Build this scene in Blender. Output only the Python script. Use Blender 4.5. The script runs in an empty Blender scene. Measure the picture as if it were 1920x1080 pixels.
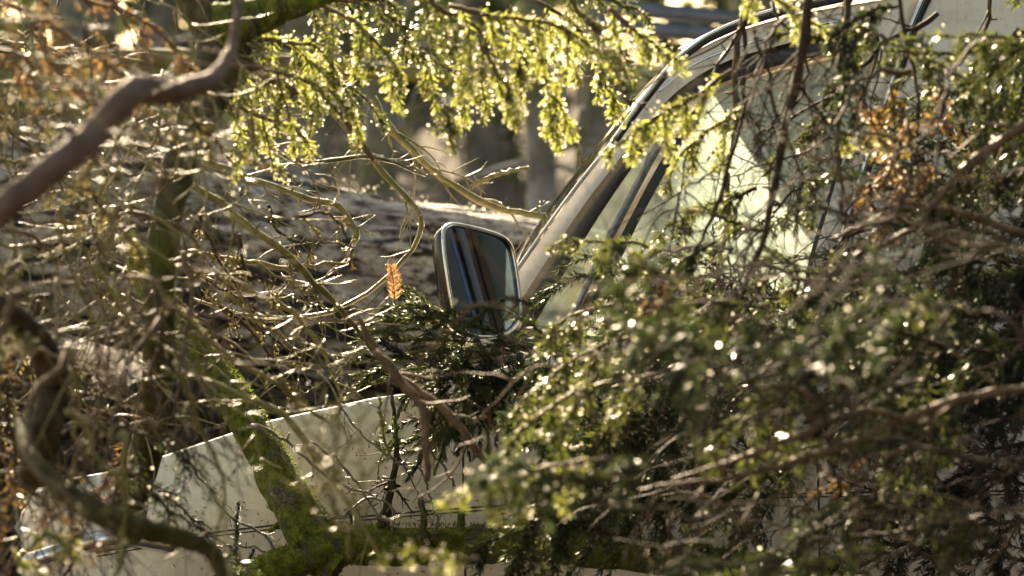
import bpy, math, random
import numpy as np
from mathutils import Vector

# ------------------------------------------------------------------ camera, world, sun, exposure
SC = bpy.context.scene
COL = SC.collection
CAM_Z = 1.25
cd = bpy.data.cameras.new('camera'); cam = bpy.data.objects.new('camera', cd); COL.objects.link(cam)
cam.location = (0, 0, CAM_Z); cam.rotation_euler = (math.radians(90), 0, 0)
cd.sensor_width = 36; cd.lens = 112.5; cd.clip_start = 0.05; cd.clip_end = 500
cd.dof.use_dof = True; cd.dof.focus_distance = 6.0; cd.dof.aperture_fstop = 4.4; cd.dof.aperture_blades = 0
SC.camera = cam

SUN_AZ = -14.0      # degrees, negative = left of the view direction, beyond the car
SUN_EL = 26.0
W = bpy.data.worlds.new("World"); SC.world = W; W.use_nodes = True
wn = W.node_tree.nodes; bgn = wn['Background']
sky = wn.new('ShaderNodeTexSky'); sky.sky_type = 'NISHITA'; sky.sun_disc = False
sky.sun_elevation = math.radians(SUN_EL); sky.sun_rotation = math.radians(SUN_AZ)
sky.dust_density = 2.0
wt = wn.new('ShaderNodeMix'); wt.data_type = 'RGBA'; wt.blend_type = 'MULTIPLY'; wt.inputs[0].default_value = 1.0
wt.inputs[7].default_value = (1.0, .82, .58, 1)
W.node_tree.links.new(sky.outputs[0], wt.inputs[6]); W.node_tree.links.new(wt.outputs[2], bgn.inputs[0]); bgn.inputs[1].default_value = 0.074
sd = bpy.data.lights.new('sun', 'SUN'); sd.energy = 5.0; sd.angle = math.radians(0.55); sd.color = (1.0, 0.81, 0.55)
sun = bpy.data.objects.new('sun', sd); COL.objects.link(sun)
az, el = math.radians(SUN_AZ), math.radians(SUN_EL)
SUNV = Vector((math.sin(az)*math.cos(el), math.cos(az)*math.cos(el), math.sin(el)))
sun.rotation_euler = SUNV.to_track_quat('Z', 'Y').to_euler()
SC.view_settings.view_transform = 'Standard'; SC.view_settings.look = 'None'
SC.view_settings.exposure = 2.4; SC.view_settings.gamma = 1.0
SC.cycles.max_bounces = 6; SC.cycles.diffuse_bounces = 3; SC.cycles.glossy_bounces = 3
SC.cycles.transparent_max_bounces = 12; SC.cycles.sample_clamp_indirect = 6.0; SC.cycles.sample_clamp_direct = 0.0
SC.cycles.use_denoising = True

rnd = random.Random(7)
nr = np.random.RandomState(11)

# ------------------------------------------------------------------ helpers
def P(u, v, d):
    """point seen at photo pixel (u,v) (1920x1080) at distance d"""
    k = d/6000.0
    return np.array([(u-960)*k, d, CAM_Z+(540-v)*k])

def catmull(pts, n):
    p = np.asarray(pts, float)
    if len(p) == 2:
        t = np.linspace(0, 1, n)[:, None]; return p[0]*(1-t)+p[1]*t
    q = np.vstack([2*p[0]-p[1], p, 2*p[-1]-p[-2]])
    out = []
    for s in np.linspace(0, len(p)-1-1e-6, n):
        i = int(s); t = s-i
        a, b, c, d_ = q[i], q[i+1], q[i+2], q[i+3]
        out.append(0.5*((2*b)+(c-a)*t+(2*a-5*b+4*c-d_)*t*t+(3*b-3*c+d_-a)*t**3))
    return np.array(out)

class MB:
    def __init__(s): s.far = None; s.v = []; s.q = []; s.t = []; s.n = 0
    def add(s, v, q=None, t=None):
        v = np.asarray(v, float)
        s.v.append(v)
        if q is not None and len(q): s.q.append(np.asarray(q, int)+s.n)
        if t is not None and len(t): s.t.append(np.asarray(t, int)+s.n)
        s.n += len(v)
    def tube(s, pts, rad, sides=6, cap=True, rough=0.0):
        pts = np.asarray(pts, float); n = len(pts); rad = np.broadcast_to(np.asarray(rad, float), (n,))
        tan = np.gradient(pts, axis=0); tan /= (np.linalg.norm(tan, axis=1)[:, None]+1e-12)
        up = np.array([0.31, 0.2, 0.93])
        if abs(tan[0]@up) > 0.9: up = np.array([1., 0.1, 0])
        X = np.zeros((n, 3)); x = up-tan[0]*(up@tan[0])
        for i in range(n):
            x = x-tan[i]*(x@tan[i]); x = x/(np.linalg.norm(x)+1e-12); X[i] = x
        Y = np.cross(tan, X)
        a = np.linspace(0, 2*math.pi, sides, endpoint=False)
        rr = rad[:, None]*(1+(rough*nr.randn(n, sides) if rough else 0))
        V = pts[:, None, :]+rr[:, :, None]*(np.cos(a)[None, :, None]*X[:, None, :]+np.sin(a)[None, :, None]*Y[:, None, :])
        V = V.reshape(-1, 3)
        i = np.arange(n-1)[:, None]*sides; j = np.arange(sides)[None, :]; j2 = (j+1) % sides
        q = np.stack([i+j, i+j2, i+sides+j2, i+sides+j], -1).reshape(-1, 4)
        if cap:
            V = np.vstack([V, pts[0], pts[-1]+tan[-1]*rad[-1]*0.6])
            c0, c1 = n*sides, n*sides+1; k = np.arange(sides); k2 = (k+1) % sides
            t = np.vstack([np.stack([np.full(sides, c0), k2, k], -1),
                           np.stack([np.full(sides, c1), (n-1)*sides+k, (n-1)*sides+k2], -1)])
            s.add(V, q, t)
        else: s.add(V, q)
    def grid(s, G, flip=False):
        G = np.asarray(G, float); a, b = G.shape[:2]
        i = np.arange(a-1)[:, None]*b; j = np.arange(b-1)[None, :]
        q = np.stack([i+j, i+j+1, i+b+j+1, i+b+j], -1).reshape(-1, 4)
        if flip: q = q[:, ::-1]
        s.add(G.reshape(-1, 3), q)
    def box(s, c, size, R=None):
        v = np.array([[x, y, z] for x in (-.5, .5) for y in (-.5, .5) for z in (-.5, .5)])*np.array(size)
        if R is not None: v = v@np.array(R).T
        s.add(v+np.array(c), [[0, 1, 3, 2], [4, 6, 7, 5], [0, 4, 5, 1], [2, 3, 7, 6], [0, 2, 6, 4], [1, 5, 7, 3]])
    def build(s, name, mat, parent=None, base=None, smooth=True, link=True):
        if s.far is not None: s.far.build(name, mat, parent, base, smooth)
        me = bpy.data.meshes.new(name)
        V = np.vstack(s.v)
        if base is None: base = np.array(parent['_b']) if parent is not None and '_b' in parent else np.zeros(3)
        base = np.asarray(base, float)
        V = V-base
        Q = np.vstack(s.q) if s.q else np.zeros((0, 4), int); T = np.vstack(s.t) if s.t else np.zeros((0, 3), int)
        me.vertices.add(len(V)); me.vertices.foreach_set('co', V.astype(np.float32).ravel())
        nl = len(Q)*4+len(T)*3
        me.loops.add(nl); me.loops.foreach_set('vertex_index', np.concatenate([Q.ravel(), T.ravel()]).astype(np.int32))
        me.polygons.add(len(Q)+len(T))
        ls = np.concatenate([np.arange(len(Q))*4, len(Q)*4+np.arange(len(T))*3]).astype(np.int32)
        me.polygons.foreach_set('loop_start', ls)
        if smooth: me.polygons.foreach_set('use_smooth', np.ones(len(Q)+len(T), bool))
        me.update(calc_edges=True); me.validate()
        me.materials.append(mat)
        o = bpy.data.objects.new(name, me); COL.objects.link(o)
        if parent is not None: o.parent = parent
        else: o.location = base; o['_b'] = [float(x) for x in base]
        return o

def empty(name, loc):
    o = bpy.data.objects.new(name, None); COL.objects.link(o); o.location = loc
    o['_b'] = [float(x) for x in loc]; o.empty_display_size = .1
    return o
def tag(o, label, cat, group=None):
    o['label'] = label; o['category'] = cat
    if group: o['group'] = group
    return o

# ------------------------------------------------------------------ materials
class NT:
    def __init__(s, name):
        s.m = bpy.data.materials.new(name); s.m.use_nodes = True; s.t = s.m.node_tree; s.t.nodes.clear()
        s.out = s.n('OutputMaterial')
    def n(s, k, **kw):
        nd = s.t.nodes.new('ShaderNode'+k)
        for a, b in kw.items(): setattr(nd, a, b)
        return nd
    def l(s, a, b): s.t.links.new(a, b)
    def tex(s, scale=(1, 1, 1), rot=(0, 0, 0)):
        tc = s.n('TexCoord'); mp = s.n('Mapping'); mp.inputs['Scale'].default_value = scale; mp.inputs['Rotation'].default_value = rot
        s.l(tc.outputs['Object'], mp.inputs[0]); return mp.outputs[0]
    def noise(s, vec, scale, detail=4, rough=.55):
        t = s.n('TexNoise'); t.inputs['Scale'].default_value = scale; t.inputs['Detail'].default_value = detail
        t.inputs['Roughness'].default_value = rough
        s.l(vec, t.inputs['Vector']); return t.outputs[0]
    def ramp(s, fac, stops):
        r = s.n('ValToRGB'); e = r.color_ramp.elements
        while len(e) < len(stops): e.new(0.5)
        for i, (p, c) in enumerate(stops): e[i].position = p; e[i].color = (*c, 1) if len(c) == 3 else c
        s.l(fac, r.inputs[0]); return r.outputs[0]
    def mix(s, fac, a, b):
        m = s.n('Mix', data_type='RGBA')
        if isinstance(fac, float): m.inputs[0].default_value = fac
        else: s.l(fac, m.inputs[0])
        for k, x in ((6, a), (7, b)):
            if isinstance(x, tuple): m.inputs[k].default_value = (*x, 1)
            else: s.l(x, m.inputs[k])
        return m.outputs[2]
    def bump(s, h, strength=.5, dist=.01):
        b = s.n('Bump'); b.inputs['Strength'].default_value = strength; b.inputs['Distance'].default_value = dist
        s.l(h, b.inputs['Height']); return b.outputs[0]
    def princ(s, col, rough=.6, spec=.5, metal=0., normal=None, coat=0.):
        p = s.n('BsdfPrincipled')
        if isinstance(col, tuple): p.inputs['Base Color'].default_value = (*col, 1)
        else: s.l(col, p.inputs['Base Color'])
        if isinstance(rough, float): p.inputs['Roughness'].default_value = rough
        else: s.l(rough, p.inputs['Roughness'])
        p.inputs['Specular IOR Level'].default_value = spec; p.inputs['Metallic'].default_value = metal
        p.inputs['Coat Weight'].default_value = coat; p.inputs['Coat Roughness'].default_value = .08
        if normal is not None: s.l(normal, p.inputs['Normal'])
        return p.outputs[0]
    def done(s, sh): s.l(sh, s.out.inputs[0]); return s.m

def bark_mat(name, c1, c2, c3, moss=None, rough=.45, spec=.6, sc=60):
    n = NT(name); v = n.tex()
    a = n.noise(v, sc, 4); b = n.noise(v, sc*.17, 3)
    col = n.ramp(a, [(.3, c1), (.55, c2), (.75, c3)])
    if moss is not None:
        f = n.ramp(b, [(.42, (0, 0, 0)), (.58, (1, 1, 1))])
        m2 = n.ramp(a, [(.3, tuple(x*.5 for x in moss)), (.7, moss)])
        col = n.mix(f, col, m2)
    return n.done(n.princ(col, rough, spec, normal=n.bump(a, .7, .004)))
M = {}
M['olive_twig'] = bark_mat('olive_twig', (.14, .11, .035), (.28, .23, .075), (.44, .38, .16), moss=(.22, .20, .045), rough=.45)
M['brown_twig'] = bark_mat('brown_twig', (.07, .042, .024), (.15, .095, .05), (.23, .155, .08), rough=.6, spec=.3)
M['red_branch'] = bark_mat('red_branch', (.10, .06, .045), (.17, .105, .08), (.24, .16, .13), rough=.7, spec=.3, sc=25)
M['dark_twig'] = bark_mat('dark_twig', (.03, .019, .012), (.062, .042, .025), (.105, .074, .047), rough=.75, spec=.2)  # bark darkened for the thicket: its shade is put into the colour
M['grey_twig'] = bark_mat('grey_twig', (.07, .06, .05), (.17, .15, .12), (.34, .31, .25), rough=.5, sc=120)
M['moss_branch'] = bark_mat('moss_branch', (.03, .022, .012), (.08, .065, .03), (.15, .13, .06), moss=(.09, .095, .02), rough=.8, spec=.2, sc=40)

def needle_mat(name, c, tc, trans=.4, rough=.32, spec=.6, var=.5):
    n = NT(name); g = n.n('NewGeometry')
    lo = tuple(x*(1-var) for x in c); hi = tuple(min(1, x*(1+var)) for x in c)
    col = n.ramp(g.outputs['Random Per Island'], [(0, lo), (.6, c), (1, hi)])
    p = n.princ(col, rough, spec)
    t = n.n('BsdfTranslucent'); tcol = n.ramp(g.outputs['Random Per Island'], [(0, tuple(x*.6 for x in tc)), (1, tc)])
    n.l(tcol, t.inputs[0])
    m = n.n('MixShader'); m.inputs[0].default_value = trans; n.l(p, m.inputs[1]); n.l(t.outputs[0], m.inputs[2])
    return n.done(m.outputs[0])
M['needle_gold'] = needle_mat('needle_gold', (.08, .10, .02), (.60, .64, .12), .5, .26, .9, .7)
M['needle_green'] = needle_mat('needle_green', (.038, .052, .014), (.22, .25, .05), .38, .28, .8)
M['needle_dark'] = needle_mat('needle_dark', (.020, .031, .013), (.10, .14, .035), .28, .4, .45)  # darker copy of the green needles, thicket shade put into the colour
M['needle_sharp'] = needle_mat('needle_sharp', (.10, .125, .05), (.50, .56, .18), .42, .3, .8)
M['needle_orange'] = needle_mat('needle_orange', (.50, .27, .12), (.85, .50, .24), .4, .5, .4)
M['needle_brown'] = needle_mat('needle_brown', (.20, .11, .045), (.50, .30, .11), .4, .35, .6)
M['leaf_yellow'] = needle_mat('leaf_yellow', (.30, .22, .03), (.8, .55, .05), .5, .4, .4)

def paint():
    n = NT('cream_paint'); v = n.tex()
    a = n.noise(v, 3, 5); s = n.noise(n.tex((60, 60, 5)), 1.5, 3)
    f = n.noise(v, 160, 3, .7)
    col = n.ramp(a, [(.3, (.80, .68, .54)), (.7, (.88, .79, .66))])
    col = n.mix(n.ramp(s, [(.5, (0, 0, 0)), (.9, (.35, .35, .35))]), col, (.33, .28, .20))
    g2 = n.noise(n.tex((2, 2, 9)), 2.2, 6, .65)
    col = n.mix(n.ramp(g2, [(.52, (0, 0, 0)), (.78, (.5,)*3)]), col, (.36, .28, .17))
    col = n.mix(n.ramp(f, [(.62, (0, 0, 0)), (.72, (.6, .6, .6))]), col, (.22, .18, .12))
    return n.done(n.princ(col, n.ramp(a, [(.3, (.22,)*3), (.7, (.36,)*3)]), .5, normal=n.bump(s, .05, .002), coat=.3))
M['paint'] = paint()
def simple(name, col, rough, spec=.5, metal=0., sc=80, var=.3, bump=.1):
    n = NT(name); a = n.noise(n.tex(), sc, 4)
    c = n.ramp(a, [(.3, tuple(x*(1-var) for x in col)), (.7, tuple(min(1, x*(1+var)) for x in col))])
    return n.done(n.princ(c, rough, spec, metal, normal=n.bump(a, bump, .002)))
M['chrome'] = simple('chrome', (.75, .74, .72), .16, .5, 1., sc=30, var=.12, bump=.04)
M['black_rubber'] = simple('black_rubber', (.022, .022, .025), .45)
M['black_gloss'] = simple('black_gloss', (.02, .02, .022), .15, bump=.02)
M['interior'] = simple('interior', (.035, .033, .03), .8)
M['seat_cloth'] = simple('seat_cloth', (.10, .085, .065), .9)
M['grey_metal'] = simple('grey_metal', (.20, .20, .22), .3, .5, .7)
M['blue_metal'] = simple('blue_metal', (.10, .12, .17), .45, .5, .2, sc=9)
M['tyre'] = simple('tyre', (.02, .02, .02), .8)
M['lamp_glass'] = simple('lamp_glass', (.55, .58, .62), .1, .8)
M['stripe'] = simple('stripe', (.03, .025, .02), .5)

def mirror_mat():
    n = NT('mirror_glass'); v = n.tex()
    a = n.noise(v, 420, 2, .6); b = n.noise(v, 9, 3)
    g = n.n('BsdfGlossy'); g.inputs['Roughness'].default_value = .01; g.inputs[0].default_value = (.15, .18, .25, 1)
    d = n.n('BsdfDiffuse'); d.inputs[0].default_value = (.42, .38, .30, 1)
    f = n.ramp(a, [(.58, (.015,)*3), (.68, (.45,)*3)])
    mm = n.n('Math', operation='MULTIPLY'); n.l(f, mm.inputs[0]); n.l(n.ramp(b, [(.35, (.15,)*3), (.65, (1,)*3)]), mm.inputs[1])
    m = n.n('MixShader'); n.l(mm.outputs[0], m.inputs[0]); n.l(g.outputs[0], m.inputs[1]); n.l(d.outputs[0], m.inputs[2])
    return n.done(m.outputs[0])
M['mirror'] = mirror_mat()
def clear_glass(name, tint, dirt=.12, refl=.10):
    n = NT(name); v = n.tex()
    t = n.n('BsdfTransparent'); t.inputs[0].default_value = (*tint, 1)
    g = n.n('BsdfGlossy'); g.inputs['Roughness'].default_value = .04
    d = n.n('BsdfTranslucent'); d.inputs[0].default_value = (.5, .5, .42, 1)
    lw = n.n('Fresnel'); lw.inputs[0].default_value = 1.5
    ad = n.n('Math', operation='ADD'); ad.inputs[1].default_value = refl*.5; n.l(lw.outputs[0], ad.inputs[0])
    m = n.n('MixShader'); n.l(ad.outputs[0], m.inputs[0]); n.l(t.outputs[0], m.inputs[1]); n.l(g.outputs[0], m.inputs[2])
    m2 = n.n('MixShader'); n.l(n.ramp(n.noise(v, 7, 5), [(.4, (dirt*.4,)*3), (.75, (dirt*2,)*3)]), m2.inputs[0])
    n.l(m.outputs[0], m2.inputs[1]); n.l(d.outputs[0], m2.inputs[2])
    return n.done(m2.outputs[0])
M['vent_glass'] = clear_glass('vent_glass', (.55, .65, .5), .10)
M['clear_glass'] = clear_glass('clear_glass', (.85, .9, .86), .08)
def frosted():
    n = NT('frosted_glass'); v = n.tex()
    vo = n.n('TexVoronoi'); vo.inputs['Scale'].default_value = 330; n.l(v, vo.inputs['Vector'])
    big = n.noise(v, 3.2, 4)
    fine = n.noise(v, 300, 2, .7)
    t = n.n('BsdfTransparent'); t.inputs[0].default_value = (.62, .74, .68, 1)
    col = n.ramp(vo.outputs['Color'], [(0, (.30, .42, .34)), (1, (.85, .90, .82))])
    tr = n.n('BsdfTranslucent'); n.l(col, tr.inputs[0])
    df = n.princ((.62, .72, .63), .3, .6, normal=n.bump(vo.outputs[0], 1., .002))
    n.l(n.bump(fine, .8, .002), tr.inputs['Normal'])
    m = n.n('MixShader'); m.inputs[0].default_value = .45; n.l(df, m.inputs[1]); n.l(tr.outputs[0], m.inputs[2])
    # clear towards the top, frosted below
    sp = n.n('SeparateXYZ'); n.l(v, sp.inputs[0])
    ad = n.n('Math', operation='MULTIPLY_ADD'); n.l(big, ad.inputs[0]); ad.inputs[1].default_value = .25; z2 = n.n('Math', operation='SUBTRACT'); n.l(sp.outputs[2], z2.inputs[0]); z2.inputs[1].default_value = 1.1; n.l(z2.outputs[0], ad.inputs[2])
    f = n.ramp(ad.outputs[0], [(.0, (.95,)*3), (.60, (.93,)*3), (.66, (.35,)*3), (.74, (.10,)*3)])
    g = n.n('BsdfGlossy'); g.inputs['Roughness'].default_value = .03
    fr = n.n('Fresnel'); fr.inputs[0].default_value = 1.6
    cm = n.n('MixShader'); n.l(fr.outputs[0], cm.inputs[0]); n.l(t.outputs[0], cm.inputs[1]); n.l(g.outputs[0], cm.inputs[2])
    o = n.n('MixShader'); n.l(f, o.inputs[0]); n.l(cm.outputs[0], o.inputs[1]); n.l(m.outputs[0], o.inputs[2])
    return n.done(o.outputs[0])
M['frosted'] = frosted()

def log_mat():
    n = NT('log_bark')
    a = n.noise(n.tex((4.0, 10, 10)), 2.4, 8, .66); b = n.noise(n.tex((1, 2.4, 2.4)), 5, 4); c = n.noise(n.tex(), 60, 5, .65)
    col = n.ramp(a, [(.45, (.012, .008, .006)), (.48, (.11, .085, .07)), (.52, (.32, .28, .24)), (.60, (.56, .51, .45))])
    col = n.mix(n.ramp(b, [(.56, (0, 0, 0)), (.68, (.55,)*3)]), col, (.18, .125, .11))
    col = n.mix(n.ramp(c, [(.38, (.5,)*3), (.46, (0, 0, 0))]), col, (.06, .045, .04))
    g = n.n('NewGeometry'); sp = n.n('SeparateXYZ'); n.l(g.outputs['Normal'], sp.inputs[0])
    ad = n.n('Math', operation='MULTIPLY_ADD'); n.l(c, ad.inputs[0]); ad.inputs[1].default_value = .5; n.l(sp.outputs[2], ad.inputs[2])
    col = n.mix(n.ramp(ad.outputs[0], [(1.02, (0, 0, 0)), (1.1, (.8,)*3)]), col, (.16, .14, .05))
    mx = n.n('Math', operation='ADD'); n.l(a, mx.inputs[0]); n.l(c, mx.inputs[1])
    return n.done(n.princ(col, .6, .4, normal=n.bump(mx.outputs[0], .9, .02)))
M['log'] = log_mat()
def moss_mat():
    n = NT('moss_bark'); v = n.tex()
    a = n.noise(v, 55, 6, .7); b = n.noise(v, 24, 5); c = n.noise(v, 260, 3)
    col = n.ramp(a, [(.32, (.05, .06, .01)), (.5, (.18, .21, .025)), (.7, (.42, .45, .06))])
    col = n.mix(n.ramp(b, [(.55, (0, 0, 0)), (.64, (.8,)*3)]), col, n.ramp(c, [(.35, (.06, .05, .035)), (.65, (.27, .24, .19))]))
    mx = n.n('Math', operation='ADD'); n.l(a, mx.inputs[0]); n.l(c, mx.inputs[1])
    return n.done(n.princ(col, .85, .2, normal=n.bump(mx.outputs[0], 1., .012)))
M['moss'] = moss_mat()
def ground_mat():
    n = NT('forest_floor'); v = n.tex()
    a = n.noise(v, 1.3, 6); b = n.noise(v, 12, 6, .7)
    col = n.ramp(b, [(.3, (.04, .03, .025)), (.5, (.11, .085, .07)), (.7, (.26, .21, .18))])
    col = n.mix(n.ramp(a, [(.5, (0, 0, 0)), (.65, (.6,)*3)]), col, (.10, .10, .05))
    return n.done(n.princ(col, .9, .2, normal=n.bump(b, 1., .05)))
M['ground'] = ground_mat()
M['bg_bark'] = bark_mat('bg_bark', (.10, .09, .095), (.26, .24, .24), (.46, .44, .45), moss=(.16, .15, .07), rough=.8, sc=9)
M['rail_moss'] = bark_mat('rail_moss', (.09, .05, .02), (.17, .12, .04), (.22, .19, .06), moss=(.15, .17, .03), rough=.7, sc=14)

# ------------------------------------------------------------------ ground
g = MB()
xs = np.concatenate([np.linspace(-90, -12, 14), np.linspace(-11, 11, 60), np.linspace(12, 90, 14)])
ys = np.concatenate([np.linspace(-60, -6, 12), np.linspace(-5, 40, 90), np.linspace(42, 160, 20)])
X, Y = np.meshgrid(xs, ys, indexing='ij')
Z = 0.05*np.sin(X*1.7+Y*.6)+.04*np.sin(Y*2.3-X)+nr.randn(*X.shape)*.012
Z -= .06
Z += np.clip((Y-12)/16, 0, 1)**1.3*2.6+np.clip((Y-28)/60, 0, 1)*5
g.grid(np.stack([X, Y, Z], -1))
o = g.build('ground', M['ground']); o['kind'] = 'structure'
def gz(x, y):
    return float(np.clip((y-12)/16, 0, 1)**1.3*2.6+np.clip((y-28)/60, 0, 1)*5)-.06

# ------------------------------------------------------------------ the car
TAN = 0.10
_n = np.array([TAN, 1.0, 0]); NIN = _n/np.linalg.norm(_n)      # pointing into the car
WID = 1.62
def S(u, v, off=0.0):
    a, b = (u-960)/6000., (540-v)/6000.
    t = (6.12+off)/(1+TAN*a)
    return np.array([a*t, t, CAM_Z+b*t])
def far(p, off): return p+NIN*(WID-2*off)
def tumble(v): return .02+max(0., (640-v))/640.*.10

car = empty('car', S(1500, 540)*np.array([1, 1, 0]))
tag(car, 'cream car with a chrome-rimmed mirror buried under fallen spruce branches', 'car')
top_pts = [(40, 960), (90, 905), (200, 885), (300, 857), (440, 810), (500, 790), (620, 764), (700, 746), (800, 733), (900, 705), (1000, 668), (1080, 645), (1160, 637), (1600, 637), (2300, 640), (3000, 650), (3500, 680), (3620, 720)]
def topv(u): return float(np.interp(u, [p[0] for p in top_pts], [p[1] for p in top_pts]))
def arch(u):
    b = 1560.
    for c in (640, 3000):
        if abs(u-c) < 420: b = min(b, 1500-math.sqrt(420**2-(u-c)**2)*.92)
    return b
us = np.unique(np.concatenate([np.linspace(40, 1200, 80), np.linspace(1200, 3620, 90)]))
near = []; prof = [(0, .014), (.02, .006), (.05, .000), (.10, -.006), (.3, -.018), (.5, -.022), (.62, -.02), (.66, -.012), (.70, -.012), (1, .03)]
G = []
for u in us:
    tv, bv = topv(u), arch(u); row = []
    nose = max(0., (160-u)/120.)**2*.10+max(0., (u-3500)/120.)**2*.10
    for f, off in prof:
        v = tv+(max(bv, tv+150)-tv)*f
        if f <= .1: v = tv+[0, 3, 12, 34][[0, .02, .05, .10].index(f)]
        row.append((u, v, off+nose))
    G.append(row)
b = MB()
Gn = np.array([[S(*p) for p in r] for r in G]); b.grid(Gn, flip=True)
Gf = np.array([[far(S(*p), p[2]) for p in r] for r in G])
for i_, u in enumerate(us): Gf[i_, :, 2] -= .13*float(np.clip((1050-u)/120., 0, 1))
b.grid(Gf)
# nose and tail panels joining the sides
for k in (0, -1):
    A, B = Gn[k], Gf[k]
    t = np.linspace(0, 1, 10)[:, None, None]
    F = A[None]*(1-t)+B[None]*t
    F[..., 0] += (-1 if k == 0 else 1)*.06*np.sin(np.linspace(0, math.pi, 10))[:, None]
    b.grid(F)
body = b.build('body', M['paint'], car)
h = MB(); rows = []
for u in us[us < 1010]:
    A = S(u, topv(u), .014+max(0., (160-u)/120.)**2*.10); B = far(A, .014+max(0., (160-u)/120.)**2*.10)
    A = A+NIN*.004; B = B-NIN*.004
    t = np.linspace(0, 1, 16)
    R = A[None]*(1-t[:, None])+B[None]*t[:, None]; R[:, 2] += .012*np.sin(t*math.pi)**.6+.001-t*.13*float(np.clip((1050-u)/120., 0, 1))
    rows.append(R)
h.grid(rows); hood = h.build('hood', M['paint'], car)
# belt shelf
sh = MB()
for fr in (0, 1):
    R = []
    for u in us[us >= 1000]:
        a = S(u, topv(u), .012); c = S(u, topv(u)-3, .075)
        if fr: a, c = far(a, .012), far(c, .075)
        R.append([a, c])
    sh.grid(R, flip=not fr)
sh.build('belt_moulding', M['black_rubber'], car)

def strip(mb, A, B, n=60, rows=7, bulge=.010, lift=0., both=True, tilt=0.):
    a = catmull([(x, y, 0) for x, y in A], n)[:, :2]; c = catmull([(x, y, 0) for x, y in B], n)[:, :2]
    G = []
    for i in range(n):
        r = []
        for j in range(rows):
            t = j/(rows-1); q = a[i]*(1-t)+c[i]*t
            off = tumble(q[1])-lift-bulge*math.sin(math.pi*t)**.7+tilt*(1-t)
            r.append((q[0], q[1], off))
        G.append(r)
    mb.grid(np.array([[S(*p) for p in r] for r in G]))
    if both:
        if mb.far is None: mb.far = MB()
        mb.far.grid(np.array([[far(S(*p), p[2]) for p in r] for r in G]), flip=True)
outer = [(868, 662), (975, 505), (1075, 365), (1132, 292), (1200, 202), (1262, 132), (1300, 100), (1350, 74), (1430, 46), (1520, 24), (1640, 4), (1730, -12)]
inner = [(918, 655), (1014, 505), (1092, 388), (1155, 306), (1235, 205), (1300, 148), (1370, 112), (1450, 88), (1540, 66), (1600, 56), (1628, 54), (1646, 62)]
f = MB(); strip(f, outer, inner, bulge=.005, tilt=.016)
rear_edge = [(1646, 62), (1650, 90), (1636, 140), (1606, 215), (1580, 300), (1550, 400), (1522, 500), (1498, 640)]
trim_line = [(1730, -12), (1706, 40), (1675, 128), (1650, 205), (1612, 320), (1580, 420), (1550, 520), (1526, 642)]
strip(f, rear_edge, trim_line, bulge=.006)
f.build('door_frame', M['paint'], car)
# black rubber around the opening
rb = MB()
strip(rb, [(925, 655), (1014, 505), (1092, 388), (1155, 306), (1235, 205), (1300, 148), (1370, 112), (1450, 88), (1540, 66), (1628, 54)],
      [(975, 655), (1062, 505), (1132, 392), (1196, 300), (1268, 208), (1322, 170), (1380, 146), (1455, 124), (1540, 104), (1632, 84)], rows=6, bulge=.004, lift=-.022)
strip(rb, [(1632, 84), (1642, 100), (1630, 145), (1598, 215), (1572, 300), (1542, 400), (1514, 500), (1490, 640)],
      [(1646, 62), (1652, 92), (1638, 140), (1608, 215), (1582, 300), (1552, 400), (1524, 500), (1500, 640)], rows=3, bulge=.004, lift=-.012)
strip(rb, [(1150, 470), (1186, 400), (1240, 300), (1300, 205)], [(1172, 470), (1206, 400), (1262, 300), (1320, 205)], rows=3, bulge=.003, lift=-.02)
strip(rb, [(1060, 655), (1100, 590), (1150, 470)], [(1082, 655), (1112, 590), (1172, 470)], rows=3, bulge=.003, lift=-.02)
strip(rb, [(960, 655), (1500, 655)], [(960, 630), (1500, 630)], rows=4, bulge=.004, lift=-.015)
rb.build('window_seal', M['black_rubber'], car)
dv = MB()
strip(dv, [(1036, 655), (1078, 570), (1126, 462), (1160, 395), (1214, 295), (1262, 208)], [(1050, 655), (1092, 572), (1142, 465), (1176, 398), (1228, 300), (1276, 212)], rows=6, bulge=.010, lift=-.010)
dv.build('window_divider', M['grey_metal'], car)
# glass panes
def fill(mb, A, B, lift, n=40, rows=12, both=False, bul=.0):
    strip(mb, A, B, n=n, rows=rows, bulge=bul, lift=lift, both=both)
vg = MB(); fill(vg, [(970, 655), (1060, 505), (1130, 392), (1194, 300), (1262, 210)], [(1040, 655), (1082, 570), (1165, 397), (1220, 297), (1268, 206)], -.03, both=True)
vg.build('vent_window', M['vent_glass'], car)
sw = MB(); fill(sw, [(1075, 650), (1110, 585), (1165, 470), (1255, 300), (1318, 200), (1340, 165)], [(1500, 650), (1520, 530), (1552, 400), (1580, 300), (1610, 215), (1640, 90)], -.03)
side_win = sw.build('side_window', M['frosted'], car)
tp = MB(); fill(tp, [(1325, 185), (1340, 165)], [(1634, 92), (1634, 80)], -.031)
fw = MB()
G_ = []
for p in catmull([(x, y, 0) for x, y in outer], 30):
    A = S(p[0]+6, p[1], tumble(p[1])+.02); B = far(A, tumble(p[1])+.02)
    t = np.linspace(0, 1, 12)[:, None]; R = A*(1-t)+B*t; R[:, 0] -= .10*np.sin(t[:, 0]*math.pi); G_.append(R)
    if p[0] > 1290: break
fw.grid(G_); fw.build('windscreen', M['clear_glass'], car)
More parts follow.
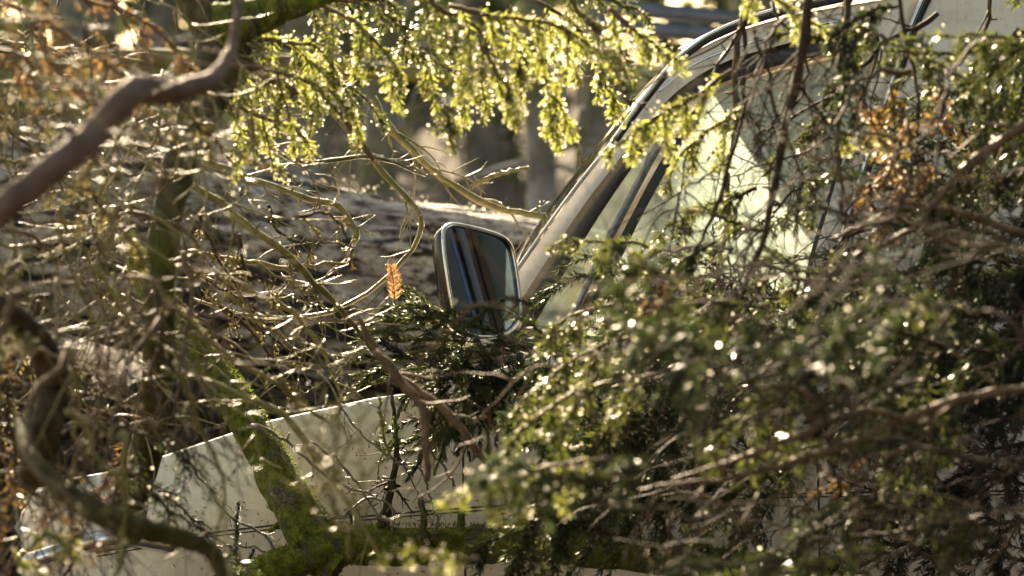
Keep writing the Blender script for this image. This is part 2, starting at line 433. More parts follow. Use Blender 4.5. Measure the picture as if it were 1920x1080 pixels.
# roof
rf = MB(); G_ = []
roofl = [(1290, 104), (1350, 72), (1430, 44), (1520, 22), (1640, 2), (1750, -14), (2000, -34), (2400, -50), (2900, -40), (3200, -10), (3400, 60)]
for p in catmull([(x, y, 0) for x, y in roofl], 50):
    A = S(p[0], p[1], tumble(p[1])+.012); B = far(A, tumble(p[1])+.012)
    t = np.linspace(0, 1, 16)[:, None]; R = A*(1-t)+B*t; R[:, 2] += .05*np.sin(t[:, 0]*math.pi)**.7
    R[:, 0] -= .05*np.sin(t[:, 0]*math.pi)*max(0, 1-(p[0]-1290)/400); G_.append(R)
rf.grid(G_, flip=True); rf.build('roof', M['paint'], car)
# rear quarter behind the door: panel with a small window beyond the frame
rq = MB()
strip(rq, [(1742, -12), (1716, 40), (1686, 128), (1662, 205), (1624, 320), (1592, 420), (1562, 520), (1538, 642)],
      [(2150, -36), (2140, 40), (2130, 128), (2120, 205), (2110, 320), (2100, 420), (2100, 520), (2100, 642)], rows=10, bulge=.015)
strip(rq, [(3050, -30), (3040, 642)], [(3330, 0), (3600, 690)], rows=4, bulge=.01)
strip(rq, [(2100, 642), (3600, 690)], [(2100, 560), (3560, 600)], rows=4, bulge=.01)
strip(rq, [(2120, -40), (3340, -10)], [(2120, 30), (3300, 60)], rows=4, bulge=.01)
rq.build('rear_quarter', M['paint'], car)
rw = MB(); fill(rw, [(2125, 20), (2100, 575)], [(3060, 40), (3050, 610)], -.02, both=True, rows=6, n=12); rw.build('rear_side_window', M['clear_glass'], car)
tg = MB(); A = np.array([S(x, y, tumble(y)) for x, y in [(3340, -10), (3400, 60), (3500, 400), (3600, 690)]]); t = np.linspace(0, 1, 6)[:, None, None]
tg.grid(np.transpose(A[None]*(1-t)+np.array([far(p, .05) for p in A])[None]*t, (1, 0, 2))); tg.build('tailgate', M['paint'], car)
def rodline(pts, r, lift, n=50, sides=8, both=False):
    mb = MB(); c = catmull([(x, y, 0) for x, y in pts], n)
    w = np.array([S(p[0], p[1], tumble(p[1])-lift) for p in c]); mb.tube(w, r, sides)
    if both: mb.tube(np.array([far(q, tumble(640)) for q in w]), r, sides)
    return mb
rodline([(x+6, y) for x, y in trim_line], .0052, .012).build('door_edge_trim', M['chrome'], car)
rodline([(x+15, y) for x, y in trim_line], .0065, .004).build('door_gap', M['black_rubber'], car)
gut = [(1150, 262), (1200, 193), (1250, 130), (1290, 92), (1340, 60), (1420, 28), (1540, -2), (1700, -30), (2000, -52), (2900, -60)]
rodline(gut, .0042, .016).build('roof_gutter', M['chrome'], car)
rodline([(x, y+9) for x, y in gut], .006, .008).build('gutter_channel', M['black_rubber'], car)
rodline([(870, 655), (972, 500), (1072, 360), (1150, 262)], .0028, .008).build('windscreen_trim', M['chrome'], car)
rodline([(1235, 172), (1300, 122), (1370, 92), (1450, 67), (1540, 45), (1600, 36)], .003, .020).build('frame_crease', M['chrome'], car)
# stripes, creases, panel gaps as thin raised tapes following the body
def bodyoff(u, v):
    tv, bv = topv(u), max(arch(u), topv(u)+150)
    vs = [tv, tv+3, tv+12, tv+34]+[tv+(bv-tv)*f_ for f_, _ in prof[4:]]
    return float(np.interp(v, vs, [p_[1] for p_ in prof]))
def tape(name, pts, w, lift, mat, n=60):
    mb = MB(); c = catmull([(x, y, 0) for x, y in pts], n)[:, :2]
    tn = np.gradient(c, axis=0); tn /= np.linalg.norm(tn, axis=1)[:, None]; nn = np.stack([-tn[:, 1], tn[:, 0]], -1)
    G = []
    for i in range(n):
        r = []
        for s_, l in ((-.5, -.004), (-.5, lift), (.5, lift), (.5, -.004)):
            q = c[i]+nn[i]*w*s_; r.append(S(q[0], q[1], bodyoff(*q)-l))
        G.append(r)
    mb.grid(G); return mb.build(name, mat, car)
tape('pinstripe', [(180, 1036), (370, 1003), (560, 980), (800, 958), (1000, 945), (1500, 925), (2600, 915)], 3.4, .0012, M['stripe'])
tape('pinstripe', [(180, 1044), (370, 1010), (560, 987), (800, 965), (1000, 952), (1500, 932), (2600, 922)], 2.6, .0012, M['stripe'])
tape('door_shut_line', [(868, 735), (868, 850), (870, 1000), (876, 1200), (880, 1480)], 4, .0008, M['stripe'])
tape('door_shut_line', [(1526, 650), (1530, 800), (1536, 1000), (1540, 1480)], 4, .0008, M['stripe'])
# marker lamp, hinge, bumper, headlight
def lump(u, v, w, hh, dep, mat, name, parent=car, off=None):
    mb = MB(); o_ = bodyoff(u, v) if off is None else off
    G = []
    for i in range(9):
        a_ = -math.pi/2+math.pi*i/8; r = []
        for j in range(17):
            th = 2*math.pi*j/16; q = .75+.25*abs(math.sin(2*th))
            r.append(S(u+w*.5*math.cos(a_)*math.cos(th)*q*1.2, v+hh*.5*math.cos(a_)*math.sin(th)*q*1.2, o_-dep*.5*(1+math.sin(a_))))
        G.append(r)
    mb.grid(G); return mb.build(name, mat, parent)
lump(560, 1018, 24, 34, .02, M['chrome'], 'side_marker')
lump(660, 978, 30, 52, .016, M['black_gloss'], 'door_hinge'); lump(664, 980, 8, 44, .020, M['chrome'], 'hinge_pin')
bp = MB()
c = catmull([(330, 1022, 0), (230, 1008, 0), (150, 1022, 0), (96, 1040, 0), (60, 1052, 0)], 24)
w = [S(p[0], p[1], -.02) for p in c]; last = w[-1]
w += [last+NIN*t_+np.array([-.03*math.sin(math.pi*t_/WID)-.03, 0, 0]) for t_ in np.linspace(.06, WID-.04, 16)]
bp.tube(catmull(w, 60), .018, 12); bp.build('bumper', M['chrome'], car)
hl = MB()
for s_ in (.28, WID-.28):
    c0 = S(40, 1010, 0)+NIN*s_
    hl.tube([c0+np.array([.05, 0, 0]), c0+np.array([-.035, 0, 0]), c0+np.array([-.05, 0, 0])], [.085, .085, .06], 20)
    hl.build('headlight', M['lamp_glass'], car); hl = MB()
lens = MB(); G_ = []
for u in np.linspace(128, 232, 10):
    G_.append([S(u, 985+(232-u)*.18, -.012), S(u, 1002+(232-u)*.2, -.022)])
lens.grid(G_); lens.build('corner_lamp', M['lamp_glass'], car)
# wheels
for cu in (640, 3000):
    for side in (0, 1):
        c0 = S(cu, 540, .10); c0[2] = .33
        if side: c0 = c0+NIN*(WID-.22)
        ty = MB(); a_ = np.linspace(0, 2*math.pi, 40)
        ring = []
        for th in a_:
            e1 = np.array([math.cos(th)*NIN[1], -math.cos(th)*NIN[0], math.sin(th)])
            ring.append([c0+e1*r_+NIN*q_ for r_, q_ in ((.19, -.08), (.24, -.095), (.30, -.09), (.33, -.06), (.335, 0), (.33, .06), (.30, .09), (.24, .095), (.19, .08))])
        ty.grid(ring); wh = ty.build('wheel', M['tyre'], car)
        rm = MB(); ring = []
        for th in a_:
            e1 = np.array([math.cos(th)*NIN[1], -math.cos(th)*NIN[0], math.sin(th)])
            sg = -1 if side == 0 else 1
            ring.append([c0+e1*r_+NIN*sg*q_ for r_, q_ in ((.192, .078), (.17, .05), (.12, .06+.01*math.cos(th*5)), (.05, .07), (.0, .072))])
        rm.grid(ring); r_o = rm.build('rim', M['grey_metal'], None, base=np.array(car['_b'])); r_o.parent = wh; r_o.location = (0, 0, 0)
# interior: dashboard, seats, steering wheel, floor
it = MB()
R3 = np.column_stack([[NIN[1], -NIN[0], 0], NIN, [0, 0, 1]])
def cbox(mb, u, v, off, size): mb.box(S(u, v, off), size, R3)
cbox(it, 1120, 700, .8, (.30, 1.40, .10)); it.build('dashboard', M['interior'], car)
for off_ in (.42, 1.2):
    st = MB()
    G_ = []
    for i in range(13):
        th = math.pi*2*i/12
        G_.append([S(1560+55*math.cos(th)+s_*30, 520-s_*220+60*math.sin(th)*(.6), off_+w_) for s_, w_ in ((-1, -.2), (-.8, -.25), (.6, -.23), (1, -.18))])
        G_[-1] += [S(1560+55*math.cos(th)+s_*30, 520-s_*220+60*math.sin(th)*.6, off_+w_) for s_, w_ in ((1, .18), (.6, .23), (-.8, .25), (-1, .2))]
    st.grid(G_); cbox(st, 1430, 770, off_, (.5, .5, .16)); st.build('seat', M['seat_cloth'], car)
swl = MB(); cc = S(1210, 600, .42); ring = []
for th in np.linspace(0, 2*math.pi, 33):
    ring.append(cc+np.array([-.10*math.sin(th), 0, .15*math.sin(th)])+NIN*.18*math.cos(th))
swl.tube(ring, .012, 8); swl.tube([cc, S(1100, 680, .42)], .02, 8)
swl.tube([ring[0], cc, ring[16]], .010, 6); swl.build('steering_wheel', M['interior'], car)
fl = MB(); cbox(fl, 1900, 1480, WID/2, (3.0, 1.45, .05)); cbox(fl, 700, 1100, WID/2, (.9, 1.3, .45)); fl.build('floor_pan', M['interior'], car)

# door mirror
mc = P(903, 522, 5.95); th = math.radians(51.5)
mn = np.array([math.sin(th), -math.cos(th), 0.20]); mn /= np.linalg.norm(mn)
mx = np.array([math.cos(th), math.sin(th), 0]); mz = np.cross(mx, mn); mz = mz if mz[2] > 0 else -mz; mz = mz-.62*(mz[0]/mx[0])*mx
sx = 1/math.cos(th)*.995
outline = [(-66, -80), (-68, -60), (-64, -92), (-55, -101), (-40, -101), (-10, -96), (25, -87), (44, -78), (57, -62), (63, -40), (67, 0), (69, 40), (66, 72), (50, 96), (20, 108), (-20, 106), (-42, 92), (-52, 70), (-60, 20)]
outline = [(-66, -74), (-63, -92), (-52, -101), (-36, -101), (-5, -95), (28, -86), (47, -77), (58, -62), (63, -38), (67, 0), (69, 42), (66, 74), (50, 98), (20, 110), (-20, 108), (-42, 92), (-53, 68), (-60, 20), (-65, -40)]
def mp(x, y, dep): return mc+mx*(x*sx/1000)+mz*(-y/1000)-mn*dep
oc = catmull([(x, y, 0) for x, y in outline]+[(outline[0][0], outline[0][1], 0)], 72)[:, :2]; cen = oc.mean(0)
def ringm(s_, dep, dx=0, dy=0): return [mp(cen[0]+(p[0]-cen[0])*s_+dx, cen[1]+(p[1]-cen[1])*s_+dy, dep) for p in oc]
hs = MB(); hs.grid([ringm(1.0, .002), ringm(1.01, .008), ringm(.99, .02), ringm(.93, .034, 0, 2), ringm(.80, .046, 2, 4), ringm(.5, .054, 4, 6), ringm(.02, .056, 4, 6)])
mroot = hs.build('mirror_housing', M['black_gloss'], car)
rmb = MB(); rmb.tube(np.array(ringm(1.0, .0)), .0042, 8, cap=False); rim_o = rmb.build('mirror_rim', M['chrome'], None, base=np.array(car['_b'])); rim_o.parent = mroot; rim_o.location = (0, 0, 0)
gl = MB(); gl.grid([ringm(.985, .003), ringm(.6, .003), ringm(.01, .003)]); go = gl.build('mirror_glass', M['mirror'], None, base=np.array(car['_b']), smooth=False); go.parent = mroot; go.location = (0, 0, 0)
ar = MB(); ar.tube(catmull([mp(10, 90, .03), P(945, 640, 6.02), P(985, 650, 6.08), S(1010, 655, -.01)], 12), .011, 8); ao = ar.build('mirror_arm', M['black_gloss'], None, base=np.array(car['_b'])); ao.parent = mroot; ao.location = (0, 0, 0)

# ------------------------------------------------------------------ the big fallen log behind the car
def vnoise(x, seed=0):
    r = np.random.RandomState(seed); out = np.zeros(x.shape[:-1])
    for k in range(14):
        f = r.randn(x.shape[-1])*(2.0 ** (k*.35)); out += np.sin(x@f+r.rand()*6.28)/(1.25**k)
    return out/3
def big_log(name, A, B, r0, r1, mat, n=420, sides=130, amp=.02, sag=0., seed=3, parent=None):
    t = np.linspace(0, 1, n); A, B = np.array(A), np.array(B)
    ax = A+(B-A)*t[:, None]; ax[:, 2] += sag*np.sin(t*math.pi*1.3)
    d_ = (B-A)/np.linalg.norm(B-A); x_ = np.cross(d_, [0, 0, 1]); x_ /= np.linalg.norm(x_); y_ = np.cross(x_, d_)
    a = np.linspace(0, 2*math.pi, sides+1)
    L = np.linalg.norm(B-A)
    co = np.stack(np.broadcast_arrays((t*L*2.2)[:, None], 3.2*np.cos(a)[None], 3.2*np.sin(a)[None]), -1)
    co2 = np.stack(np.broadcast_arrays((t*L*7)[:, None], 9*np.cos(a)[None], 9*np.sin(a)[None]), -1)
    co3 = np.stack(np.broadcast_arrays((t*L*11)[:, None], 22*np.cos(a)[None], 22*np.sin(a)[None]), -1)
    nz = vnoise(co, seed)*amp+np.abs(vnoise(co2, seed+1))*amp*.6-np.clip(vnoise(co3*np.array([.5, .6, .6]), seed+2)-.15, 0, 1)*amp*1.6
    r = (r0+(r1-r0)*t)[:, None]+nz
    V = ax[:, None]+r[..., None]*(np.cos(a)[None, :, None]*x_+np.sin(a)[None, :, None]*y_)
    mb = MB(); mb.grid(V, flip=True)
    for k in (0, -1):
        mb.grid([V[k], np.repeat(ax[k][None], sides+1, 0)])
    return mb
LA, LB = P(-2600, -60, 8.6), P(2700, 950, 7.9)
lg = big_log('', P(-1500, 105, 8.4), P(3300, 1075, 8.2), .262, .245, M['log'])
lo = lg.build('fallen_log', M['log'], base=P(900, 590, 8.2)); tag(lo, 'thick grey fallen tree trunk lying across behind the cream hood', 'tree trunk')

# ------------------------------------------------------------------ branches
def wobble(pts, amp):
    n = len(pts); w = np.cumsum(nr.randn(n, 3), 0)*amp; w -= np.linspace(0, 1, n)[:, None]*w[-1]
    return pts+w
def unit(v): return v/(np.linalg.norm(v)+1e-12)
def grow(p0, d0, L, r, mb, depth, sides=5, grav=-.25, fork=.75, r1=.35, curl=.5, nseg=9):
    """one curved twig with its own smaller forks, all into mb"""
    pts = [p0]; d_ = unit(d0); c = nr.randn(3)*curl/nseg
    for i in range(nseg):
        d_ = unit(d_+c+nr.randn(3)*.10+np.array([0, 0, grav/nseg])); pts.append(pts[-1]+d_*L/nseg)
    pts = np.array(pts); t = np.linspace(0, 1, len(pts))
    rr = r*(1-(1-r1)*t)
    rr = rr*(1+.12*nr.rand(len(rr)))
    mb.tube(pts, rr, sides)
    if depth > 0:
        k = max(1, int(fork*4+nr.rand()*2))
        for j in range(k):
            i = nr.randint(2, len(pts)-1); tn = unit(pts[i]-pts[i-1])
            s_ = unit(np.cross(tn, nr.randn(3)+np.array([0, 1.5, 0])))*(1 if nr.rand() < .5 else -1)
            grow(pts[i], unit(tn*.75+s_*.75), L*(.25+.35*nr.rand()), max(rr[i]*.7, .0009), mb, depth-1, max(4, sides-1), grav, fork, r1, curl, 6)
    return pts

REG = []   # (object, mean px position, kind words) for labels
def px(p): return (960+p[0]/p[1]*6000, 540-(p[2]-CAM_Z)/p[1]*6000)
def branch(pts, mat, ntw=8, twL=.22, twr=.35, label=None, name='dead_branch', depth=1, sides=7, n=26, wob=.002, group=None, grav=-.25, cat='branch', rough=.04, tstart=.12, fork=.7, n_glint=7):
    """pts: (u, v, d, radius_px)"""
    W_ = np.array([P(u, v, d) for u, v, d, r in pts]); R_ = np.array([r*d/6000.*(.8 if mat == 'olive_twig' else 1) for u, v, d, r in pts])
    Q = catmull(np.column_stack([W_, R_]), n); C, R = Q[:, :3], np.maximum(Q[:, 3], .0006)
    R = R*(1+.10*nr.randn(len(R)).clip(-1.2, 2.))
    C = wobble(C, wob); mb = MB(); mb.tube(C, R, sides, rough=rough)
    for k in range(int(ntw*.8)):     # knots and short stubs
        i = nr.randint(1, n-1); tn = unit(C[i]-C[i-1]); s_ = unit(np.cross(tn, nr.randn(3)))
        mb.tube(np.array([C[i], C[i]+s_*(R[i]*1.5+.006+.008*nr.rand())]), [R[i]*.5+.0006, R[i]*.28+.0004], 4)
    o = mb.build(name, M[mat], base=C[0])
    for k in range(ntw):
        i = int((tstart+(1-tstart)*(k+nr.rand()*.8)/ntw)*(n-1)); i = min(max(i, 1), n-2)
        tn = unit(C[i+1]-C[i-1]); s_ = unit(np.cross(tn, nr.randn(3)*.5+np.array([0, 1., 0])))*(1 if k % 2 else -1)
        tm = MB(); ll = twL*(.45+.9*nr.rand())*(1-.4*i/n)
        grow(C[i], unit(tn*.8+s_*.8), ll, max(R[i]*twr, .0009 if mat == 'grey_twig' else .0015), tm, depth, 5, grav, fork)
        tm.build('twig', M[mat], parent=o)
    m_ = C.mean(0); uu, vv = px(m_)
    if label: tag(o, label, cat, group)
    else: REG.append((o, uu, vv, mat, C, cat))
    if mat in ('olive_twig', 'brown_twig') and n_glint:
        ii = nr.randint(1, n, n_glint); add_glints(o, C[ii]+np.array([0, 0, 1.])*R[ii][:, None], .001, .0028)
    return o

def needles(mb, C, L, w, dens, spread=55, three=False, flat=.35):
    """needles along polyline C"""
    C = np.asarray(C); seg = np.linalg.norm(np.diff(C, axis=0), axis=1); tot = seg.sum(); n = max(4, int(tot*dens))
    s = np.sort(nr.rand(n))*tot; cs = np.concatenate([[0], np.cumsum(seg)])
    i = np.clip(np.searchsorted(cs, s)-1, 0, len(seg)-1); f = ((s-cs[i])/seg[i])[:, None]
    p = C[i]*(1-f)+C[i+1]*f; tn = (C[i+1]-C[i])/seg[i][:, None]
    a = np.cross(tn, np.array([.1, .2, 1.])); a /= np.linalg.norm(a, axis=1)[:, None]+1e-9; b_ = np.cross(tn, a)
    th = nr.rand(n)*2*math.pi
    ra = a*np.cos(th)[:, None]+b_*(np.sin(th)*(1-flat))[:, None]
    sp = np.radians(spread+nr.randn(n)*9)*(1-.35*(s/tot)**3)
    d_ = tn*np.cos(sp)[:, None]+ra*np.sin(sp)[:, None]; d_ /= np.linalg.norm(d_, axis=1)[:, None]
    LL = (L*(.75+.4*nr.rand(n))*(1-.45*(s/tot)**6))[:, None]
    sd_ = np.cross(d_, nr.randn(n, 3)); sd_ /= np.linalg.norm(sd_, axis=1)[:, None]
    if three:
        u_ = np.cross(d_, sd_); k = np.arange(n)[:, None]*4
        bs = p+d_*LL*.3
        V = np.stack([p+sd_*w*.25+u_*w*.1, p-sd_*w*.25+u_*w*.1, p-u_*w*.3, p+d_*LL], 1)
        md = np.stack([bs+sd_*w*.5, bs-sd_*w*.5, bs-u_*w*.5], 1)
        V = np.concatenate([V, md], 1).reshape(-1, 3); k = np.arange(n)[:, None]*7
        q = np.concatenate([k+np.array([[0, 1, 5, 4]]), k+np.array([[1, 2, 6, 5]]), k+np.array([[2, 0, 4, 6]])])
        t = np.concatenate([k+np.array([[4, 5, 3]]), k+np.array([[5, 6, 3]]), k+np.array([[6, 4, 3]])])
        mb.add(V, q, t)
    else:
        V = np.stack([p, p+d_*LL*.4+sd_*w*.5, p+d_*LL, p+d_*LL*.4-sd_*w*.5], 1).reshape(-1, 3)
        k = np.arange(n)[:, None]*4
        mb.add(V, k+np.arange(4)[None])

def bough(pts, mat, dew=0, glint_r=(.0012, .0026), bark='brown_twig', L=.15, gap=.03, nl=.015, nw=.0016, dens=900, hang=0.3, sub=2, three=False, label=None, name='spruce_bough', group=None, cat='spruce bough', n=24, stem_needles=True, side=None, fwd=.9, flat=.35):
    W_ = np.array([P(u, v, d) for u, v, d, r in pts]); R_ = np.array([r*d/6000. for u, v, d, r in pts])
    Q = catmull(np.column_stack([W_, R_]), n); C, R = wobble(Q[:, :3], .0015), np.maximum(Q[:, 3], .0008)
    st = MB(); st.tube(C, R, 6, rough=.05); nd = MB()
    tot = np.linalg.norm(np.diff(C, axis=0), axis=1).sum(); k = max(2, int(tot/gap))
    if stem_needles: needles(nd, C[n//3:], nl, nw, dens*.8, three=three, flat=flat)
    for j in range(k+1):
        f = .08+.92*j/k; x = f*(n-1); i = min(int(x), n-2); p = C[i]*(1-(x-i))+C[i+1]*(x-i); tn = unit(C[i+1]-C[i])
        s_ = unit(np.cross(tn, np.array([0, 1., 0])+nr.randn(3)*.45))*(1 if j % 2 else -1)
        d0 = unit(tn*fwd+s_*.8+np.array([0, 0, -hang])+nr.randn(3)*.15) if j < k else tn
        LL = L*(.55+.6*nr.rand())*(1-.45*f)
        ns = 7; q = [p]; dd = d0
        for m_ in range(ns):
            dd = unit(dd+np.array([0, 0, -hang*.35])/1.5+nr.randn(3)*.07); q.append(q[-1]+dd*LL/ns)
        q = np.array(q); st.tube(q, np.linspace(.0016, .0008, ns+1), 4); needles(nd, q, nl, nw, dens, three=three, flat=flat)
        for m_ in range(sub):
            i2 = 1+int(nr.rand()*(ns-2)); t2 = unit(q[i2+1]-q[i2]); s2 = unit(np.cross(t2, np.array([0, 1., 0])+nr.randn(3)*.6))*(1 if nr.rand() < .5 else -1)
            d2 = unit(t2*.9+s2*.7+np.array([0, 0, -hang*.6])); l2 = LL*(.3+.3*nr.rand())
            q2 = np.array([q[i2], q[i2]+d2*l2*.5, q[i2]+unit(d2+np.array([0, 0, -hang*.3]))*l2]); st.tube(q2, [.0011, .0009, .0007], 4); needles(nd, q2, nl, nw, dens, three=three, flat=flat)
    o = st.build(name, M[bark], base=C[0]); nd.build('needles', M[mat], parent=o, smooth=False)
    if dew:
        allv = np.vstack(nd.v)[2::4]; add_glints(o, allv[nr.randint(0, len(allv), dew)]+np.array([0, 0, .002]), *glint_r)
    m_ = C.mean(0); uu, vv = px(m_)
    if label: tag(o, label, cat, group)
    else: REG.append((o, uu, vv, mat, C, cat))
    return o


def glint_mat():  # pale translucent beads stand in for sun glints on wet needles
    n = NT('dew'); t = n.n('BsdfTranslucent'); t.inputs[0].default_value = (1, .97, .82, 1)
    g = n.n('BsdfGlossy'); g.inputs['Roughness'].default_value = .16; g.inputs[0].default_value = (1, .95, .80, 1)
    m = n.n('MixShader'); m.inputs[0].default_value = .3; n.l(t.outputs[0], m.inputs[1]); n.l(g.outputs[0], m.inputs[2])
    w = n.n('BsdfRefraction'); w.inputs['Roughness'].default_value = .3; w.inputs['IOR'].default_value = 1.33; w.inputs[0].default_value = (1, .98, .92, 1)
    m2 = n.n('MixShader'); m2.inputs[0].default_value = .6; n.l(m.outputs[0], m2.inputs[1]); n.l(w.outputs[0], m2.inputs[2]); return n.done(m2.outputs[0])
M['dew'] = glint_mat()
M['lichen'] = needle_mat('lichen', (.13, .115, .035), (.40, .34, .10), .4, .5, .4, .4)
M['shade_dark'] = simple('shade_dark', (.03, .024, .018), .9)  # near-black colour for the shade filled in under the log
_ph = (1+5**.5)/2
ICO_V = np.array([[-1, _ph, 0], [1, _ph, 0], [-1, -_ph, 0], [1, -_ph, 0], [0, -1, _ph], [0, 1, _ph], [0, -1, -_ph], [0, 1, -_ph], [_ph, 0, -1], [_ph, 0, 1], [-_ph, 0, -1], [-_ph, 0, 1]])/math.sqrt(1+_ph*_ph)
ICO_F = np.array([[0, 11, 5], [0, 5, 1], [0, 1, 7], [0, 7, 10], [0, 10, 11], [1, 5, 9], [5, 11, 4], [11, 10, 2], [10, 7, 6], [7, 1, 8], [3, 9, 4], [3, 4, 2], [3, 2, 6], [3, 6, 8], [3, 8, 9], [4, 9, 5], [2, 4, 11], [6, 2, 10], [8, 6, 7], [9, 8, 1]])
def add_glints(parent, pts, r0, r1):  # adds small bright beads as glints on needles, twigs and log
    mb = MB()
    for p in pts: mb.add(p+ICO_V*(r0+(r1-r0)*nr.rand()**2), t=ICO_F)
    o = mb.build('glint_beads', M['dew'], parent=parent); o['kind'] = 'stuff'

# ------------------------------------------------------------------ background wood
r2 = random.Random(5)
def bg_tree(x, y, hgt, r, kind, lean=0.):
    z0 = gz(x, y); n = 16; t = np.linspace(0, 1, n)
    C = np.stack([x+lean*t*hgt+np.cumsum(nr.randn(n))*.02, y+np.cumsum(nr.randn(n))*.02, z0-.2+t*(hgt+.2)], -1)
    mb = MB(); mb.tube(C, r*(1-.75*t), 10, rough=.04)
    for k in range(10):
        i = nr.randint(3, n-1); a = nr.rand()*6.28
        grow(C[i], np.array([math.cos(a), math.sin(a), -.1]), 1.0+nr.rand(), r*.16, mb, 1, 4, -.3)
    o = mb.build('background_tree' if kind != 'stub' else 'tree_stub', M['bg_bark'], base=C[0])
    if kind == 'conifer':
        fm = MB()
        for k in range(150):
            f_ = .10+.9*nr.rand()**.8; a = nr.rand()*6.28; i = f_*(n-1); c = C[int(i)]; ll = (1.9*(1-f_)+.35)*(.6+.5*nr.rand())
            q = np.array([c, c+np.array([math.cos(a)*ll*.5, math.sin(a)*ll*.5, -.12*ll]), c+np.array([math.cos(a)*ll, math.sin(a)*ll, -.45*ll])])
            needles(fm, catmull(q, 6), .16, .03, 62, 70, flat=.3)
        fm.build('foliage', M['needle_dark'], parent=o, smooth=False)
    return o
tr = [(-5.2, 20, 9, .16, 'bare'), (-4.2, 16, 8, .12, 'bare'), (-3.1, 24, 11, .20, 'conifer'), (-2.2, 15, 8, .10, 'bare'), (-1.45, 21, 10, .15, 'bare'), (-.75, 17, 9, .12, 'bare'),
      (-.15, 26, 12, .22, 'conifer'), (.12, 13.5, 7, .075, 'bare'), (.30, 14.2, 1.9, .10, 'stub'), (.65, 22, 9, .16, 'bare'), (1.2, 17, 9, .13, 'bare'), (1.9, 25, 11, .2, 'conifer'),
      (2.7, 18, 9, .15, 'bare'), (3.6, 22, 10, .18, 'conifer'), (4.6, 17, 9, .14, 'bare'), (-6.5, 27, 12, .2, 'conifer'), (-1.8, 31, 12, .2, 'conifer'), (.9, 33, 12, .2, 'conifer'), (5.8, 26, 11, .2, 'conifer'), (-.45, 34, 13, .2, 'bare'), (-3.9, 35, 13, .25, 'conifer')]
ordw = ['first', 'second', 'third', 'fourth', 'fifth', 'sixth', 'seventh', 'eighth', 'ninth', 'tenth', 'eleventh', 'twelfth', 'thirteenth', 'fourteenth', 'fifteenth', 'sixteenth', 'seventeenth', 'eighteenth', 'nineteenth', 'twentieth',
        'twenty-first', 'twenty-second', 'twenty-third', 'twenty-fourth', 'twenty-fifth', 'twenty-sixth', 'twenty-seventh', 'twenty-eighth', 'twenty-ninth', 'thirtieth']
tlist = []
for a in tr: tlist.append((a[0]/a[1], a[4], bg_tree(*a, lean=r2.uniform(-.05, .05))))
for kind, ph, cat in (('bare', 'blurred bare grey trunk in the wood behind, %s from the left', 'tree'), ('conifer', 'dark evergreen tree far behind the log, %s from the left', 'tree'), ('stub', 'short olive broken tree stub standing behind the log near the cream pillar', 'tree stub')):
    L_ = sorted([t for t in tlist if t[1] == kind], key=lambda t: t[0])
    for i, t in enumerate(L_): tag(t[2], ph % ordw[i] if '%' in ph else ph, cat, 'trees in the wood behind' if kind != 'stub' else None)
# brush and leaf litter on the slope: nobody could count it
br = MB()
for k in range(900):
    x, y = r2.uniform(-8, 8), r2.uniform(10.5, 30); z = gz(x, y)
    grow(np.array([x, y, z]), np.array([r2.uniform(-.6, .6), r2.uniform(-.4, .4), 1.]), r2.uniform(.4, 1.3), .008, br, 1, 4, -.5)
o = br.build('undergrowth', M['bg_bark']); o['kind'] = 'stuff'; tag(o, 'blurred grey brown brushwood covering the slope behind the log', 'undergrowth')
gb = MB()
for k in range(200):
    x, y = r2.uniform(-8, 8), r2.uniform(10.5, 26); z = gz(x, y)+r2.uniform(.1, .5)
    needles(gb, np.array([[x, y, z], [x+r2.uniform(-.3, .3), y, z+r2.uniform(.1, .4)]]), .10, .03, 90, 70)
o = gb.build('ground_cover', M['needle_green'], smooth=False); o['kind'] = 'stuff'; tag(o, 'patchy low green growth on the slope behind the log', 'ground cover')

def wood_mass(name, pts_fn, n_, mat, label, size=.25):
    mb = MB(); C = np.array([pts_fn() for _ in range(n_)])
    a = nr.randn(n_, 3); a /= np.linalg.norm(a, axis=1)[:, None]; b_ = np.cross(a, nr.randn(n_, 3)); b_ /= np.linalg.norm(b_, axis=1)[:, None]
    s_ = size*(.5+nr.rand(n_, 1)); V = np.stack([C+a*s_, C+b_*s_*.6, C-a*s_, C-b_*s_*.6], 1).reshape(-1, 3)
    mb.add(V, np.arange(n_*4).reshape(-1, 4)); o = mb.build(name, M[mat], smooth=False); o['kind'] = 'stuff'; tag(o, label, 'wood'); return o
def far_pt():
    x = r2.uniform(-16, 16); y = r2.uniform(36, 44); h_ = 4.5+2.5*math.sin(x*.9)+1.5*math.sin(x*2.3+1)
    return (x, y, gz(x, y)+r2.random()**1.2*max(1.5, h_))
wood_mass('distant_wood', far_pt, 12000, 'needle_dark', 'blurred dark far wood at the top of the slope', .20)
def near_pt():
    a = math.radians(r2.uniform(62, 170)); r_ = r2.uniform(7, 11)+3*max(0, -math.cos(a)); x, y = math.sin(a)*r_, math.cos(a)*r_+2
    return (x, y, r2.random()*(6.5+2*math.sin(a*7)+1.2*math.sin(a*17)))
wood_mass('unseen_wood', near_pt, 42000, 'needle_dark', 'unseen dark evergreen wood added for the door mirror glass to reflect', .30)  # unseen trees beside the camera, added to darken mirror reflection and sky fill

def shade_pt():
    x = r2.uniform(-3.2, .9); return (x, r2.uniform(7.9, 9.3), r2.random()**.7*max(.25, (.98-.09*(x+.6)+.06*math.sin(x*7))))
wood_mass('log_shade_mass', shade_pt, 60000, 'shade_dark', 'dark filler mass added as the shade under the raised grey trunk', .03)  # dark quads added to stand in for the shadow below the log

